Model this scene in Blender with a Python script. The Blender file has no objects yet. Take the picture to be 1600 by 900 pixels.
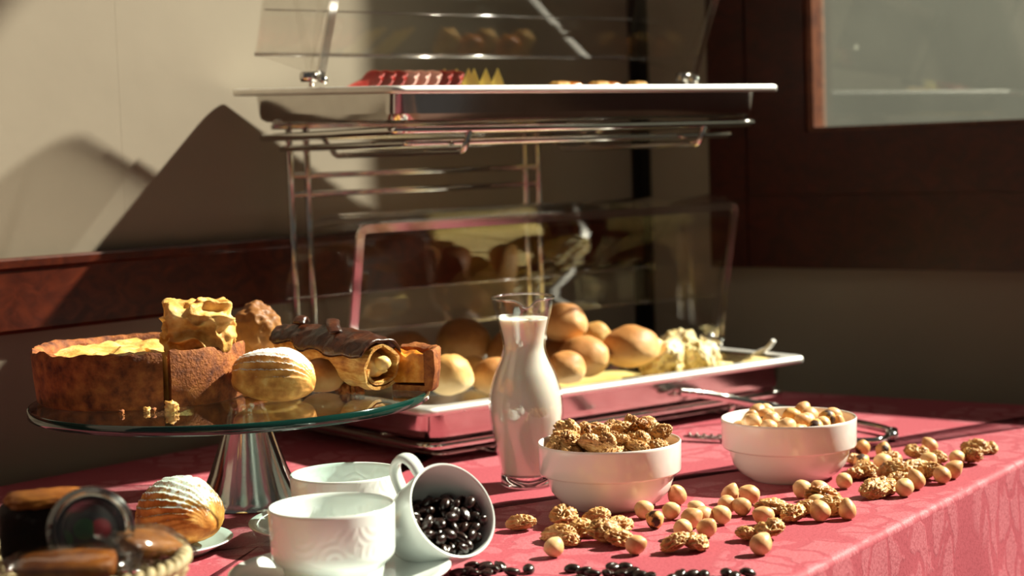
import bpy, bmesh, math, random
from mathutils import Vector, Matrix, noise

random.seed(7)
V = Vector
S = bpy.context.scene
COL = S.collection
PI = math.pi

# ------------------------------------------------------------------ camera
F, PITCH, ROLL, CAMH = 2700.0, math.atan(210 / 2700), math.radians(1.9), 0.30   # table top is z = 0
R3 = Matrix.Rotation(PI / 2 - PITCH, 3, 'X') @ Matrix.Rotation(-ROLL, 3, 'Z')
cd = bpy.data.cameras.new('camera')
cam = bpy.data.objects.new('camera', cd)
COL.objects.link(cam)
cam.matrix_world = Matrix.Translation((0, 0, CAMH)) @ R3.to_4x4()
cd.sensor_width = 36
cd.lens = F / 1600 * 36
cd.clip_start = 0.05
cd.dof.use_dof = True
cd.dof.focus_distance = 1.40
cd.dof.aperture_fstop = 5.6
S.camera = cam
# ------------------------------------------------------------------ light
w = bpy.data.worlds.new('world'); S.world = w; w.use_nodes = True
w.node_tree.nodes['Background'].inputs[0].default_value = (1.0, 0.93, 0.84, 1)
w.node_tree.nodes['Background'].inputs[1].default_value = 0.065
SUN = V((0.935, 0.35, 0.85)).normalized()          # towards the sun
ld = bpy.data.lights.new('sun_offscreen', 'SUN'); ld.energy = 18.0; ld.angle = math.radians(1.6); ld.color = (1, 0.93, 0.82)
sun = bpy.data.objects.new('sun_offscreen', ld); COL.objects.link(sun)
sun.rotation_euler = SUN.to_track_quat('Z', 'Y').to_euler(); sun.location = SUN * 4
S.view_settings.view_transform = 'Standard'; S.view_settings.look = 'None'
S.view_settings.gamma = 1; S.view_settings.use_curve_mapping = False
S.view_settings.exposure = 0.0
S.cycles.transparent_max_bounces = 24
S.cycles.max_bounces = 10

# ------------------------------------------------------------------ pixel helpers (a direction; distance comes from what is touched)
def ray(px, py):
    return R3 @ V(((px - 800) / F, (450 - py) / F, -1))
def P(px, py, z=0.0):
    d = ray(px, py); return V((0, 0, CAMH)) + d * ((z - CAMH) / d.z)
def Q(px, py, y):
    d = ray(px, py); return V((0, 0, CAMH)) + d * (y / d.y)
def onplane(px, py, p0, n):
    d = ray(px, py); c = V((0, 0, CAMH)); return c + d * ((p0 - c).dot(n) / d.dot(n))

# ------------------------------------------------------------------ materials
def lin(h):
    h = h.lstrip('#'); o = []
    for i in (0, 2, 4):
        c = int(h[i:i + 2], 16) / 255; o.append(c / 12.92 if c <= .04045 else ((c + .055) / 1.055) ** 2.4)
    return (*o, 1)
class NT:
    def __init__(s, name):
        s.m = bpy.data.materials.new(name); s.m.use_nodes = True; s.t = s.m.node_tree; s.t.nodes.clear()
        s.out = s.n('ShaderNodeOutputMaterial')
    def n(s, ty, **k):
        x = s.t.nodes.new(ty)
        for a, b in k.items(): setattr(x, a, b)
        return x
    def l(s, a, b): s.t.links.new(a, b)
    def math(s, op, a, b=None, clamp=False):
        x = s.n('ShaderNodeMath', operation=op, use_clamp=clamp)
        for i, q in enumerate((a, b)):
            if q is None: continue
            if isinstance(q, (int, float)): x.inputs[i].default_value = q
            else: s.l(q, x.inputs[i])
        return x.outputs[0]
    def noise(s, scale, detail=4, coord='Object', dist=0, rough=.55, vec=None):
        x = s.n('ShaderNodeTexNoise'); x.inputs['Scale'].default_value = scale; x.inputs['Detail'].default_value = detail
        x.inputs['Distortion'].default_value = dist; x.inputs['Roughness'].default_value = rough
        if vec is None:
            if not hasattr(s, 'tc'): s.tc = s.n('ShaderNodeTexCoord')
            vec = s.tc.outputs[coord]
        s.l(vec, x.inputs['Vector']); return x.outputs['Fac']
    def ramp(s, fac, stops):
        x = s.n('ShaderNodeValToRGB'); e = x.color_ramp.elements
        while len(e) < len(stops): e.new(.5)
        for q, (p, c) in zip(e, stops): q.position = p; q.color = lin(c) if isinstance(c, str) else c
        s.l(fac, x.inputs[0]); return x.outputs[0]
    def mix(s, fac, a, b):
        x = s.n('ShaderNodeMix', data_type='RGBA')
        for i, q in ((0, fac), (6, a), (7, b)):
            if isinstance(q, str): x.inputs[i].default_value = lin(q)
            elif isinstance(q, (int, float, tuple)): x.inputs[i].default_value = q
            else: s.l(q, x.inputs[i])
        return x.outputs[2]
    def bump(s, h, strength, dist=.002):
        x = s.n('ShaderNodeBump'); x.inputs['Strength'].default_value = strength; x.inputs['Distance'].default_value = dist
        s.l(h, x.inputs['Height']); return x.outputs[0]
    def bsdf(s, color, rough=.5, metallic=0, normal=None, spec=.5, sss=0, coat=0, sheen=0, sssr=(.01, .005, .003)):
        x = s.n('ShaderNodeBsdfPrincipled')
        for k, q in (('Base Color', color), ('Roughness', rough)):
            if isinstance(q, str): x.inputs[k].default_value = lin(q)
            elif isinstance(q, (int, float, tuple)): x.inputs[k].default_value = q
            else: s.l(q, x.inputs[k])
        x.inputs['Metallic'].default_value = metallic; x.inputs['Specular IOR Level'].default_value = spec
        x.inputs['Coat Weight'].default_value = coat; x.inputs['Sheen Weight'].default_value = sheen
        if sss:
            x.inputs['Subsurface Weight'].default_value = sss; x.inputs['Subsurface Radius'].default_value = sssr; x.inputs['Subsurface Scale'].default_value = 1
        if normal: s.l(normal, x.inputs['Normal'])
        return x.outputs[0]
    def done(s, sh): s.l(sh, s.out.inputs[0]); return s.m

def nm(name, stops, scale=30, rough=.6, bump=0., bscale=None, bdist=.002, metallic=0, detail=5, dist=0, sss=0, spec=.4, coat=0, sheen=0):
    t = NT(name); f = t.noise(scale, detail, dist=dist)
    if isinstance(stops, str): stops = [(.35, stops), (.65, stops)]
    nrm = t.bump(t.noise(bscale or scale * 3, 5), bump, bdist) if bump else None
    return t.done(t.bsdf(t.ramp(f, stops), rough, metallic, nrm, spec, sss, coat, sheen))
def baked(name, low, high, top, scale=60, bump=.3, rough=.55, zspan=(.25, .8), spec=.35, bscale=200, bdist=.001):
    """dough that browned on its upper side: colour by height in its own box, broken up by noise"""
    t = NT(name); f = t.noise(scale, 5); g = t.n('ShaderNodeSeparateXYZ'); t.l(t.tc.outputs['Generated'], g.inputs[0])
    h = t.math('ADD', g.outputs[2], t.math('MULTIPLY', t.math('SUBTRACT', f, .5), .55))
    c = t.ramp(h, [(zspan[0], low), ((zspan[0] + zspan[1]) / 2, high), (zspan[1], top)])
    return t.done(t.bsdf(c, rough, 0, t.bump(t.noise(bscale, 4), bump, bdist), spec, .08))
def sugared(name, stops, thr=.45, scale=70):
    t = NT(name); f = t.noise(scale, 5); base = t.ramp(f, stops)
    g = t.n('ShaderNodeNewGeometry'); z = t.n('ShaderNodeSeparateXYZ'); t.l(g.outputs['Normal'], z.inputs[0])
    n2 = t.noise(160, 6, rough=.75)
    s = t.math('ADD', z.outputs[2], t.math('MULTIPLY', t.math('SUBTRACT', n2, .5), 1.7))
    m = t.ramp(s, [(thr, (0, 0, 0, 1)), (thr + .28, (1, 1, 1, 1))])
    c = t.mix(m, base, '#f2efe9')
    return t.done(t.bsdf(c, .65, 0, t.bump(n2, .4, .0012), .3, .05))
def clear(name, tint=(.97, .97, .96, 1), f0=.045, rough=.015, edge=None):
    """clear sheet: see-through, glossier at grazing angles"""
    t = NT(name); lw = t.n('ShaderNodeLayerWeight'); lw.inputs[0].default_value = .5
    fac = t.math('ADD', t.math('MULTIPLY', t.math('POWER', lw.outputs['Facing'], 4.5), .9), f0, True)
    tr = t.n('ShaderNodeBsdfTransparent'); tr.inputs[0].default_value = tint
    gl = t.n('ShaderNodeBsdfGlossy'); gl.inputs['Roughness'].default_value = rough; gl.inputs[0].default_value = (1, 1, 1, 1)
    mx = t.n('ShaderNodeMixShader'); t.l(fac, mx.inputs[0]); t.l(tr.outputs[0], mx.inputs[1]); t.l(gl.outputs[0], mx.inputs[2])
    return t.done(mx.outputs[0])
def glass(name, col=(1, 1, 1, 1), rough=0, ior=1.47):
    t = NT(name); g = t.n('ShaderNodeBsdfGlass'); g.inputs[0].default_value = col; g.inputs['Roughness'].default_value = rough; g.inputs['IOR'].default_value = ior
    return t.done(g.outputs[0])

def cloth_mat():
    t = NT('pink_damask'); t.tc = t.n('ShaderNodeTexCoord')
    mp = t.n('ShaderNodeMapping'); t.l(t.tc.outputs['UV'], mp.inputs[0])
    vec = mp.outputs[0]
    wob = t.n('ShaderNodeTexNoise'); wob.inputs['Scale'].default_value = 22; wob.inputs['Detail'].default_value = 3; t.l(vec, wob.inputs['Vector'])
    mx = t.n('ShaderNodeMix', data_type='RGBA', blend_type='ADD'); mx.inputs[0].default_value = .05; t.l(vec, mx.inputs[6]); t.l(wob.outputs['Color'], mx.inputs[7])
    vo = t.n('ShaderNodeTexVoronoi', feature='DISTANCE_TO_EDGE'); vo.inputs['Scale'].default_value = 26; t.l(mx.outputs[2], vo.inputs['Vector'])
    v2 = t.n('ShaderNodeTexVoronoi', feature='F1'); v2.inputs['Scale'].default_value = 9; t.l(mx.outputs[2], v2.inputs['Vector'])
    leaf = t.ramp(vo.outputs['Distance'], [(.06, (0, 0, 0, 1)), (.10, (1, 1, 1, 1))])
    area = t.ramp(v2.outputs['Distance'], [(.58, (1, 1, 1, 1)), (.64, (0, 0, 0, 1))])
    motif = t.math('MULTIPLY', leaf, area)
    fine = t.noise(900, 2, vec=vec)
    motif2 = t.math('MULTIPLY', motif, t.math('ADD', t.math('MULTIPLY', t.math('SUBTRACT', fine, .35), 3.0), .15), True)
    col = t.mix(motif2, '#a14a55', '#b86d76')
    col = t.mix(t.math('MULTIPLY', t.math('GREATER_THAN', t.noise(420, 3, vec=vec), .54), .45), col, '#84353f')
    weave = t.n('ShaderNodeTexWave'); weave.inputs['Scale'].default_value = 260; t.l(vec, weave.inputs['Vector'])
    h = t.math('ADD', t.math('MULTIPLY', motif, .5), t.math('ADD', t.math('MULTIPLY', fine, .6), t.math('MULTIPLY', weave.outputs['Fac'], .2)))
    rough = t.math('SUBTRACT', .62, t.math('MULTIPLY', motif, .12))
    return t.done(t.bsdf(col, rough, 0, t.bump(h, .5, .0008), .18, 0, 0, .0))
def wood(name, a, b, rough=.35, axis='X', scale=6):
    t = NT(name); t.tc = t.n('ShaderNodeTexCoord'); mp = t.n('ShaderNodeMapping'); t.l(t.tc.outputs['Object'], mp.inputs[0])
    mp.inputs['Scale'].default_value = {'X': (.12, 1, 1), 'Y': (1, .12, 1), 'Z': (1, 1, .12)}[axis]
    f = t.noise(scale * 8, 6, dist=1.5, vec=mp.outputs[0])
    return t.done(t.bsdf(t.ramp(f, [(.35, a), (.7, b)]), rough, 0, t.bump(f, .15, .001), .4))
def relief_porcelain(name, base, zlo, zhi):
    t = NT(name); t.tc = t.n('ShaderNodeTexCoord'); sx = t.n('ShaderNodeSeparateXYZ'); t.l(t.tc.outputs['Object'], sx.inputs[0])
    ang = t.math('ARCTAN2', sx.outputs[1], sx.outputs[0])
    cx = t.n('ShaderNodeCombineXYZ'); t.l(t.math('MULTIPLY', ang, .044), cx.inputs[0]); t.l(sx.outputs[2], cx.inputs[1])
    v = t.n('ShaderNodeTexVoronoi', feature='F1'); v.inputs['Scale'].default_value = 46; t.l(cx.outputs[0], v.inputs['Vector'])
    arcs = t.math('SINE', t.math('MULTIPLY', v.outputs['Distance'], 26))
    band = t.math('MULTIPLY', t.math('GREATER_THAN', sx.outputs[2], zlo), t.math('LESS_THAN', sx.outputs[2], zhi))
    return t.done(t.bsdf(base, .16, 0, t.bump(t.math('MULTIPLY', arcs, band), .16, .0006), .5, .05, .3))

M = {}
M['wall'] = nm('beige_wall_paint', [(.3, '#857a6b'), (.7, '#8f8474')], 3, .85, .12, 25, .003)
M['wall_back'] = M['wall']
M['floor'] = wood('floor_boards', '#3b2517', '#5a3a24', .5)
M['rail'] = wood('red_brown_wood', '#3a1006', '#5c2410', .32, 'X')
M['frame'] = wood('dark_window_wood', '#2a0d08', '#43160c', .4, 'X')
M['strip'] = nm('black_wood', [(.3, '#0d0906'), (.7, '#17100b')], 10, .5)
M['cloth'] = cloth_mat()
M['table'] = wood('table_wood', '#3b2517', '#5a3a24')
M['chrome'] = nm('polished_chrome', '#d8d6d2', 20, .09, metallic=1)
M['steel'] = nm('brushed_steel', [(.3, '#c9c5c0'), (.7, '#d6d2cd')], 40, .13, .03, 300, .0005, metallic=1)
M['rim_steel'] = nm('satin_steel_rim', [(.3, '#e6e3df'), (.7, '#efece8')], 40, .52, .03, 300, .0005, metallic=1)
M['acrylic'] = clear('clear_acrylic', (.955, .95, .94, 1), .05, .02)
M['acrylic_edge'] = clear('acrylic_edge', (.80, .76, .74, 1), .34, .10)
M['carafe'] = clear('carafe_glass', (.965, .97, .965, 1), .07, .01)
M['rim_glass'] = clear('glass_rim', (.9, .92, .9, 1), .35, .05)
M['thick_glass'] = glass('thick_clear_glass', (.97, .99, .98, 1))
M['plate_glass'] = clear('plate_glass', (.80, .90, .87, 1), .09, .01)
M['plate_edge'] = nm('green_glass_edge', [(.3, '#06211d'), (.7, '#0a332c')], 12, .08, spec=.8)
M['milk'] = nm('milk', '#f6ede2', 10, .3, sss=.35)
M['bowl'] = nm('white_porcelain', [(.3, '#efe6e2'), (.7, '#f2eae6')], 6, .14, coat=.4, sss=.04)
M['cup'] = relief_porcelain('white_relief_porcelain', '#dbe2de', .024, .045)
M['saucer'] = nm('saucer_porcelain', [(.3, '#d9e0dd'), (.7, '#e0e6e3')], 6, .15, coat=.4)
M['cup_plain'] = nm('plain_porcelain', [(.3, '#d6ddd9'), (.7, '#dde3df')], 6, .18, coat=.3)
M['walnut'] = nm('walnut_kernel', [(.28, '#7a4822'), (.45, '#b5834a'), (.62, '#cfa46a'), (.8, '#e4c596')], 120, .5, .35, 420, .0005, sss=.05, spec=.45)
M['walnut_dark'] = nm('walnut_kernel_toasted', [(.28, '#5e3413'), (.5, '#a86a2c'), (.7, '#d09a52')], 120, .5, .5, 420, .0006, spec=.45)
M['hazel'] = nm('roasted_hazelnut', [(.3, '#b98050'), (.5, '#d0a06c'), (.7, '#e2bd90')], 110, .45, .25, 350, .0004, sss=.06, spec=.45)
M['hazel_pale'] = nm('pale_hazelnut', [(.3, '#c89860'), (.5, '#dab580'), (.72, '#e6c898')], 110, .45, .25, 350, .0004, sss=.06)
M['hazel_skin'] = nm('hazelnut_with_skin', [(.44, '#3a1d10'), (.52, '#d8a25c'), (.7, '#e6b878')], 75, .5, .3, 350, .0004)
M['bean'] = nm('roasted_coffee_bean', [(.3, '#120806'), (.7, '#2a150d')], 150, .28, .15, 500, .0003, spec=.6)
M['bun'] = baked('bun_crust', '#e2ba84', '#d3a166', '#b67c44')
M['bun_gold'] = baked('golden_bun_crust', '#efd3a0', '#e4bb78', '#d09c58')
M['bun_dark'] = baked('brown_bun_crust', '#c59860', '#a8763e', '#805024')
M['pie_crust'] = nm('pie_crust', [(.3, '#4d1f08'), (.5, '#8a4a1c'), (.72, '#b06c30')], 90, .75, .9, 420, .0014)
M['pie_fill'] = nm('pie_filling', [(.3, '#a8702c'), (.5, '#d6a858'), (.7, '#ecd08c')], 55, .5, .6, 120, .003, sss=.1)
M['cake_gold'] = nm('golden_cake', [(.28, '#9a5a1e'), (.45, '#d09a48'), (.65, '#e6c078'), (.8, '#f0d8a0')], 60, .6, .6, 200, .0018, sss=.1)
M['croissant'] = sugared('sugared_pastry', [(.3, '#a5642a'), (.55, '#d69a4e'), (.75, '#ecc682')], .46)
M['brioche'] = sugared('sugared_brioche', [(.3, '#8f4d18'), (.55, '#c88838'), (.75, '#e8bd6c')], .52)
M['puff'] = nm('puff_pastry', [(.3, '#a86a2c'), (.5, '#d4a056'), (.72, '#ecca8a')], 70, .5, .5, 260, .0012, sss=.08)
def layered():
    t = NT('layered_puff_pastry'); f = t.noise(60, 5)
    mp = t.n('ShaderNodeMapping'); t.l(t.tc.outputs['Object'], mp.inputs[0]); mp.inputs['Scale'].default_value = (1.6, .25, 1.6); mp.inputs['Rotation'].default_value = (0, 0, .25)
    l = t.noise(260, 3, vec=mp.outputs[0], dist=.6)
    c = t.ramp(t.math('ADD', t.math('MULTIPLY', f, .6), t.math('MULTIPLY', l, .4)), [(.34, '#8e5420'), (.47, '#c28a44'), (.58, '#dcb26c'), (.72, '#efd6a0')])
    return t.done(t.bsdf(c, .5, 0, t.bump(l, .7, .0016), .35, .08))
M['puff_layers'] = layered()
M['cream'] = nm('custard_cream', [(.3, '#e0bd74'), (.7, '#f0d795')], 40, .4, .2, 120, .001, sss=.2)
M['choc'] = nm('dark_chocolate', [(.3, '#1f0b06'), (.6, '#45200f'), (.8, '#6a3a1c')], 80, .3, .6, 160, .002, spec=.6)
M['tart_fill'] = nm('glazed_apple_filling', [(.3, '#9a4a10'), (.55, '#d98428'), (.75, '#f0b45a')], 80, .25, .5, 160, .002, spec=.6, sss=.1)
M['ham'] = nm('cured_ham', [(.3, '#7a1712'), (.55, '#a8302a'), (.72, '#d88a80')], 60, .4, .2, 120, .001, sss=.1)
M['ham_pink'] = nm('cooked_ham', [(.3, '#d69a90'), (.7, '#e9bfb2')], 50, .4, .2, 120, .001, sss=.1)
M['cheese'] = nm('pale_cheese', [(.3, '#d8c070'), (.7, '#e8d896')], 40, .45, .1, 120, .001, sss=.1)
M['savoury'] = nm('vegetable_flan', [(.3, '#8c7a2c'), (.42, '#e0c888'), (.62, '#f0e2bc'), (.8, '#e8a868')], 75, .55, .6, 150, .003, sss=.1)
M['paper'] = nm('parchment_paper', [(.3, '#cdb266'), (.7, '#dcc47c')], 20, .6, .2, 60, .002)
M['plastic_white'] = nm('white_plastic', '#eeeae4', 10, .35)
M['wicker'] = nm('pale_wicker', [(.3, '#8a7a58'), (.7, '#b8a880')], 90, .6, .4, 300, .001)
M['dark_cake'] = nm('dark_chocolate_cake', [(.3, '#120806'), (.7, '#22100a')], 80, .8, .7, 200, .002)
M['cake_top'] = nm('toasted_cake_top', [(.3, '#7a3a0e'), (.7, '#b8701e')], 80, .5, .6, 160, .002)
M['jam'] = nm('dark_jam', [(.3, '#14090c'), (.7, '#241418')], 30, .2)
M['wrap'] = clear('clear_wrapper', (.80, .77, .74, 1), .12, .12)
M['biscuit'] = nm('brown_biscuit', [(.3, '#6a3c14'), (.7, '#a86e2c')], 60, .7, .4, 200, .001)
def red_green_spots():
    t = NT('red_green_spots'); t.tc = t.n('ShaderNodeTexCoord')  # dark ground with random red and green spots
    v = t.n('ShaderNodeTexVoronoi', feature='F1'); v.inputs['Scale'].default_value = 75; t.l(t.tc.outputs['Object'], v.inputs['Vector'])
    c = t.n('ShaderNodeSeparateColor'); t.l(v.outputs['Color'], c.inputs[0])
    col = t.ramp(c.outputs[0], [(.0, '#1a1416'), (.42, '#1a1416'), (.43, '#7d1018'), (.68, '#7d1018'), (.69, '#1c4a1a'), (1, '#1c4a1a')])
    col.node.color_ramp.interpolation = 'CONSTANT'
    dot = t.math('LESS_THAN', v.outputs['Distance'], .5)
    return t.done(t.bsdf(t.mix(dot, '#1a1416', col), .35))
M['print'] = red_green_spots()
def pane_mat():
    t = NT('dusty_window_glass'); f = t.noise(5, 5); t.tc
    v = t.n('ShaderNodeTexVoronoi', feature='F1'); v.inputs['Scale'].default_value = 26; t.l(t.tc.outputs['Object'], v.inputs['Vector'])
    c = t.n('ShaderNodeSeparateColor'); t.l(v.outputs['Color'], c.inputs[0])
    rad = t.math('MULTIPLY', t.math('POWER', c.outputs[0], 3), .17)
    sp = t.math('MULTIPLY', t.math('LESS_THAN', v.outputs['Distance'], rad), .10)
    dust = t.math('ADD', t.math('ADD', t.math('MULTIPLY', f, .035), .018), sp)
    tr = t.n('ShaderNodeBsdfTransparent'); tr.inputs[0].default_value = (.92, .94, .9, 1)
    tl = t.n('ShaderNodeBsdfTranslucent'); tl.inputs[0].default_value = lin('#c9cdb8')
    mx = t.n('ShaderNodeMixShader'); t.l(dust, mx.inputs[0]); t.l(tr.outputs[0], mx.inputs[1]); t.l(tl.outputs[0], mx.inputs[2])
    gl = t.n('ShaderNodeBsdfGlossy'); gl.inputs['Roughness'].default_value = .02
    m2 = t.n('ShaderNodeMixShader'); m2.inputs[0].default_value = .05; t.l(mx.outputs[0], m2.inputs[1]); t.l(gl.outputs[0], m2.inputs[2])
    return t.done(m2.outputs[0])
M['pane'] = pane_mat()

# ------------------------------------------------------------------ mesh helpers
def mesh(name, vf, m, parent=None, smooth=True, loc=None, angle=None):
    d = bpy.data.meshes.new(name); d.from_pydata([tuple(v) for v in vf[0]], [], vf[1]); d.update()
    bm = bmesh.new(); bm.from_mesh(d); bmesh.ops.recalc_face_normals(bm, faces=bm.faces)
    if angle:
        for e in bm.edges:
            if len(e.link_faces) == 2 and e.calc_face_angle(0) > math.radians(angle): e.smooth = False
    bm.to_mesh(d); bm.free()
    if smooth: d.polygons.foreach_set('use_smooth', [True] * len(d.polygons))
    if m is not None: d.materials.append(M[m] if isinstance(m, str) else m)
    o = bpy.data.objects.new(name, d); COL.objects.link(o); o.parent = parent
    if loc is not None: o.location = loc
    return o
def tag(o, label, cat, group=None, kind=None):
    if kind: o['kind'] = kind
    if label: o['label'] = label
    if cat: o['category'] = cat
    if group: o['group'] = group
    return o
def thing(name, label, cat, loc=(0, 0, 0), rz=0, group=None):
    o = bpy.data.objects.new(name, None); COL.objects.link(o); o.location = loc; o.rotation_euler = (0, 0, rz); o.empty_display_size = .02
    return tag(o, label, cat, group)
def struct(o, label, cat): return tag(o, label, cat, None, 'structure')
def slab(o, a, b, c):
    o, a, b, c = V(o), V(a), V(b), V(c)
    v = [o, o + a, o + a + b, o + b, o + c, o + a + c, o + a + b + c, o + b + c]
    return v, [(0, 3, 2, 1), (4, 5, 6, 7), (0, 1, 5, 4), (1, 2, 6, 5), (2, 3, 7, 6), (3, 0, 4, 7)]
def join(*vfs):
    v, f = [], []
    for a, b in vfs:
        n = len(v); v += list(a); f += [tuple(i + n for i in q) for q in b]
    return v, f
def xf(vf, mt): return [mt @ V(p) for p in vf[0]], vf[1]
def lathe(prof, n=64, fn=None):
    v, f, rows = [], [], []
    for r, z in prof:
        if r < 1e-6: rows.append([len(v)]); v.append(V((0, 0, z)))
        else:
            rows.append(list(range(len(v), len(v) + n)))
            for i in range(n):
                a = 2 * PI * i / n; p = V((r * math.cos(a), r * math.sin(a), z)); v.append(fn(p, a, r, z) if fn else p)
    for A, B in zip(rows, rows[1:]):
        for i in range(n):
            j = (i + 1) % n
            if len(A) == 1 and len(B) == 1: continue
            if len(A) == 1: f.append((A[0], B[i], B[j]))
            elif len(B) == 1: f.append((A[i], A[j], B[0]))
            else: f.append((A[i], A[j], B[j], B[i]))
    return v, f
def tube(pts, r, n=10, closed=False, flat=None):
    pts = [V(p) for p in pts]; N = len(pts); v, f = [], []
    up = None
    for i, p in enumerate(pts):
        if closed: t = pts[(i + 1) % N] - pts[i - 1]
        else: t = pts[min(i + 1, N - 1)] - pts[max(i - 1, 0)]
        t.normalize()
        if up is None:
            up = V((0, 0, 1)) if abs(t.z) < .9 else V((1, 0, 0))
        s = t.cross(up).normalized(); up = s.cross(t).normalized()
        rr = r[i] if isinstance(r, (list, tuple)) else r
        ra, rb = (rr, rr) if flat is None else (rr * flat[0], rr * flat[1])
        for k in range(n):
            a = 2 * PI * k / n; v.append(p + s * (ra * math.cos(a)) + up * (rb * math.sin(a)))
    for i in range(N if closed else N - 1):
        j = (i + 1) % N
        for k in range(n): f.append((i * n + k, i * n + (k + 1) % n, j * n + (k + 1) % n, j * n + k))
    if not closed: f += [tuple(range(n - 1, -1, -1)), tuple(range((N - 1) * n, N * n))]
    return v, f
def smooth_path(pts, k=4, closed=False):
    """rounds corners (Chaikin)"""
    pts = [V(p) for p in pts]
    for _ in range(k):
        o = [] if closed else [pts[0]]
        rng = range(len(pts)) if closed else range(len(pts) - 1)
        for i in rng:
            a, b = pts[i], pts[(i + 1) % len(pts)]
            o += [a * .75 + b * .25, a * .25 + b * .75]
        if not closed: o.append(pts[-1])
        pts = o
    return pts
def corner_path(pts, rad, closed=False, n=5):
    pts = [V(p) for p in pts]; N = len(pts); o = []
    for i, p in enumerate(pts):
        if not closed and i in (0, N - 1): o.append(p); continue
        a, b = pts[i - 1] - p, pts[(i + 1) % N] - p
        q = min(rad, a.length * .45, b.length * .45)
        A, B = p + a.normalized() * q, p + b.normalized() * q
        for k in range(n + 1):
            s = k / n; o.append(A * (1 - s) ** 2 + p * 2 * s * (1 - s) + B * s * s)
    return o
def rrect(x0, x1, y0, y1, r, z, n=6):
    o = []
    for cx, cy, a0 in ((x1 - r, y1 - r, 0), (x0 + r, y1 - r, 90), (x0 + r, y0 + r, 180), (x1 - r, y0 + r, 270)):
        for k in range(n + 1):
            a = math.radians(a0 + 90 * k / n); o.append(V((cx + r * math.cos(a), cy + r * math.sin(a), z)))
    return o
def loft(loops, cap0=True, cap1=True, wrap=False):
    n = len(loops[0]); v = [p for l in loops for p in l]; f = []
    for i in range(len(loops) if wrap else len(loops) - 1):
        a, b = i * n, ((i + 1) % len(loops)) * n
        for k in range(n): f.append((a + k, a + (k + 1) % n, b + (k + 1) % n, b + k))
    if not wrap:
        if cap0: f.append(tuple(range(n - 1, -1, -1)))
        if cap1: f.append(tuple(range((len(loops) - 1) * n, len(loops) * n)))
    return v, f
_ico = {}
def blob(fn, sub=4):
    if sub not in _ico:
        bm = bmesh.new(); bmesh.ops.create_icosphere(bm, subdivisions=sub, radius=1); bm.verts.ensure_lookup_table()
        _ico[sub] = ([v.co.copy() for v in bm.verts], [tuple(v.index for v in f.verts) for f in bm.faces]); bm.free()
    v, f = _ico[sub]
    return [fn(p.copy()) for p in v], f
def nz(p, s, o=0.0): return noise.noise(V((p.x * s + o, p.y * s + o * 1.7, p.z * s - o)))
def superblob(sx, sy, sz, p=4, amp=.08, sc=2.0, seed=0., sub=4, ridge=0., rs=4.):
    def fn(u):
        k = (abs(u.x) ** p + abs(u.y) ** p + abs(u.z) ** p) ** (-1 / p)
        d = 1 + amp * nz(u, sc, seed) + amp * .5 * nz(u, sc * 2.7, seed + 3)
        if ridge: d += ridge * (1 - 2 * abs(nz(u, rs, seed + 9)))
        u = u * k * d
        return V((u.x * sx, u.y * sy, u.z * sz))
    return blob(fn, sub)
def place(src, name, loc, rot, label, cat, group, first, scale=1.0):
    o = src if first else src.copy()
    if not first: COL.objects.link(o)
    o.location = loc; o.rotation_euler = rot; o.scale = (scale,) * 3
    return tag(o, label, cat, group)
class Stock:
    """mesh variants: the first use of each is the object itself, later uses are copies sharing its mesh"""
    def __init__(s, name, vfs, mats):
        s.name = name; s.me = []
        for vf, m in zip(vfs, mats):
            d = bpy.data.meshes.new(name); d.from_pydata([tuple(v) for v in vf[0]], [], vf[1]); d.update()
            d.polygons.foreach_set('use_smooth', [True] * len(d.polygons)); d.materials.append(M[m]); s.me.append(d)
    def put(s, k, loc, rot, label, cat, group, scale=1.0):
        o = bpy.data.objects.new(s.name, s.me[k % len(s.me)]); COL.objects.link(o)
        o.location = loc; o.rotation_euler = rot; o.scale = (scale,) * 3
        return tag(o, label, cat, group)

# ------------------------------------------------------------------ the room
DL = V((math.sin(math.radians(41)), math.cos(math.radians(41)), 0)); NL = V((DL.y, -DL.x, 0))     # left wall
WL0 = V((-.3105, 1.918, 0))
DB = V((math.sin(math.radians(129)), math.cos(math.radians(129)), 0)); NB = V((-.629, -.777, 0))  # back wall runs right and towards us
NB = V((DB.y, -DB.x, 0)).normalized(); NB = -NB if NB.y > 0 else NB
CORNER = onplane(1004, 400, WL0, NL); CORNER.z = 0
def WB(px, py): p = onplane(px, py, CORNER, NB); return (p - CORNER).dot(DB), p.z
def WLp(px, py): p = onplane(px, py, WL0, NL); return (p - WL0).dot(DL), p.z
ZF, ZC = -.75, 1.95
tc_ = (CORNER - WL0).dot(DL)
struct(mesh('floor', slab((-3, -1.5, ZF - .05), (6.5, 0, 0), (0, 6, 0), (0, 0, .05)), 'floor', smooth=False), 'dark brown board floor under the table', 'floor')
wl = struct(mesh('wall_left', slab(WL0 + DL * -2.6 + V((0, 0, ZF)) - NL * .1, DL * (2.6 + tc_), NL * .099, (0, 0, ZC - ZF)), 'wall', smooth=False), 'beige wall behind the cake stand with a wooden rail', 'wall')
seam = WLp(189, 200)[0]
edges = [-2.6, seam - .62, seam, seam + .62, tc_]
for a, b in zip(edges, edges[1:]):
    mesh('wallpaper_sheet', slab(WL0 + DL * (a + .0001) + V((0, 0, ZF)) - NL * .001, DL * (b - a - .0002), NL * .001, (0, 0, ZC - ZF)), 'wall', wl, False)
zt, zb = WLp(0, 404)[1], WLp(0, 522)[1]
prof = [(0, zb), (.014, zb), (.017, zb + .004), (.017, zt - .012), (.020, zt - .009), (.020, zt - .002), (.018, zt), (0, zt)]
A0, A1 = WL0 + DL * -2.6, WL0 + DL * (tc_ - .02)
rail = loft([[A + NL * x + V((0, 0, z)) for x, z in prof] for A in (A0, A1)])
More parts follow.
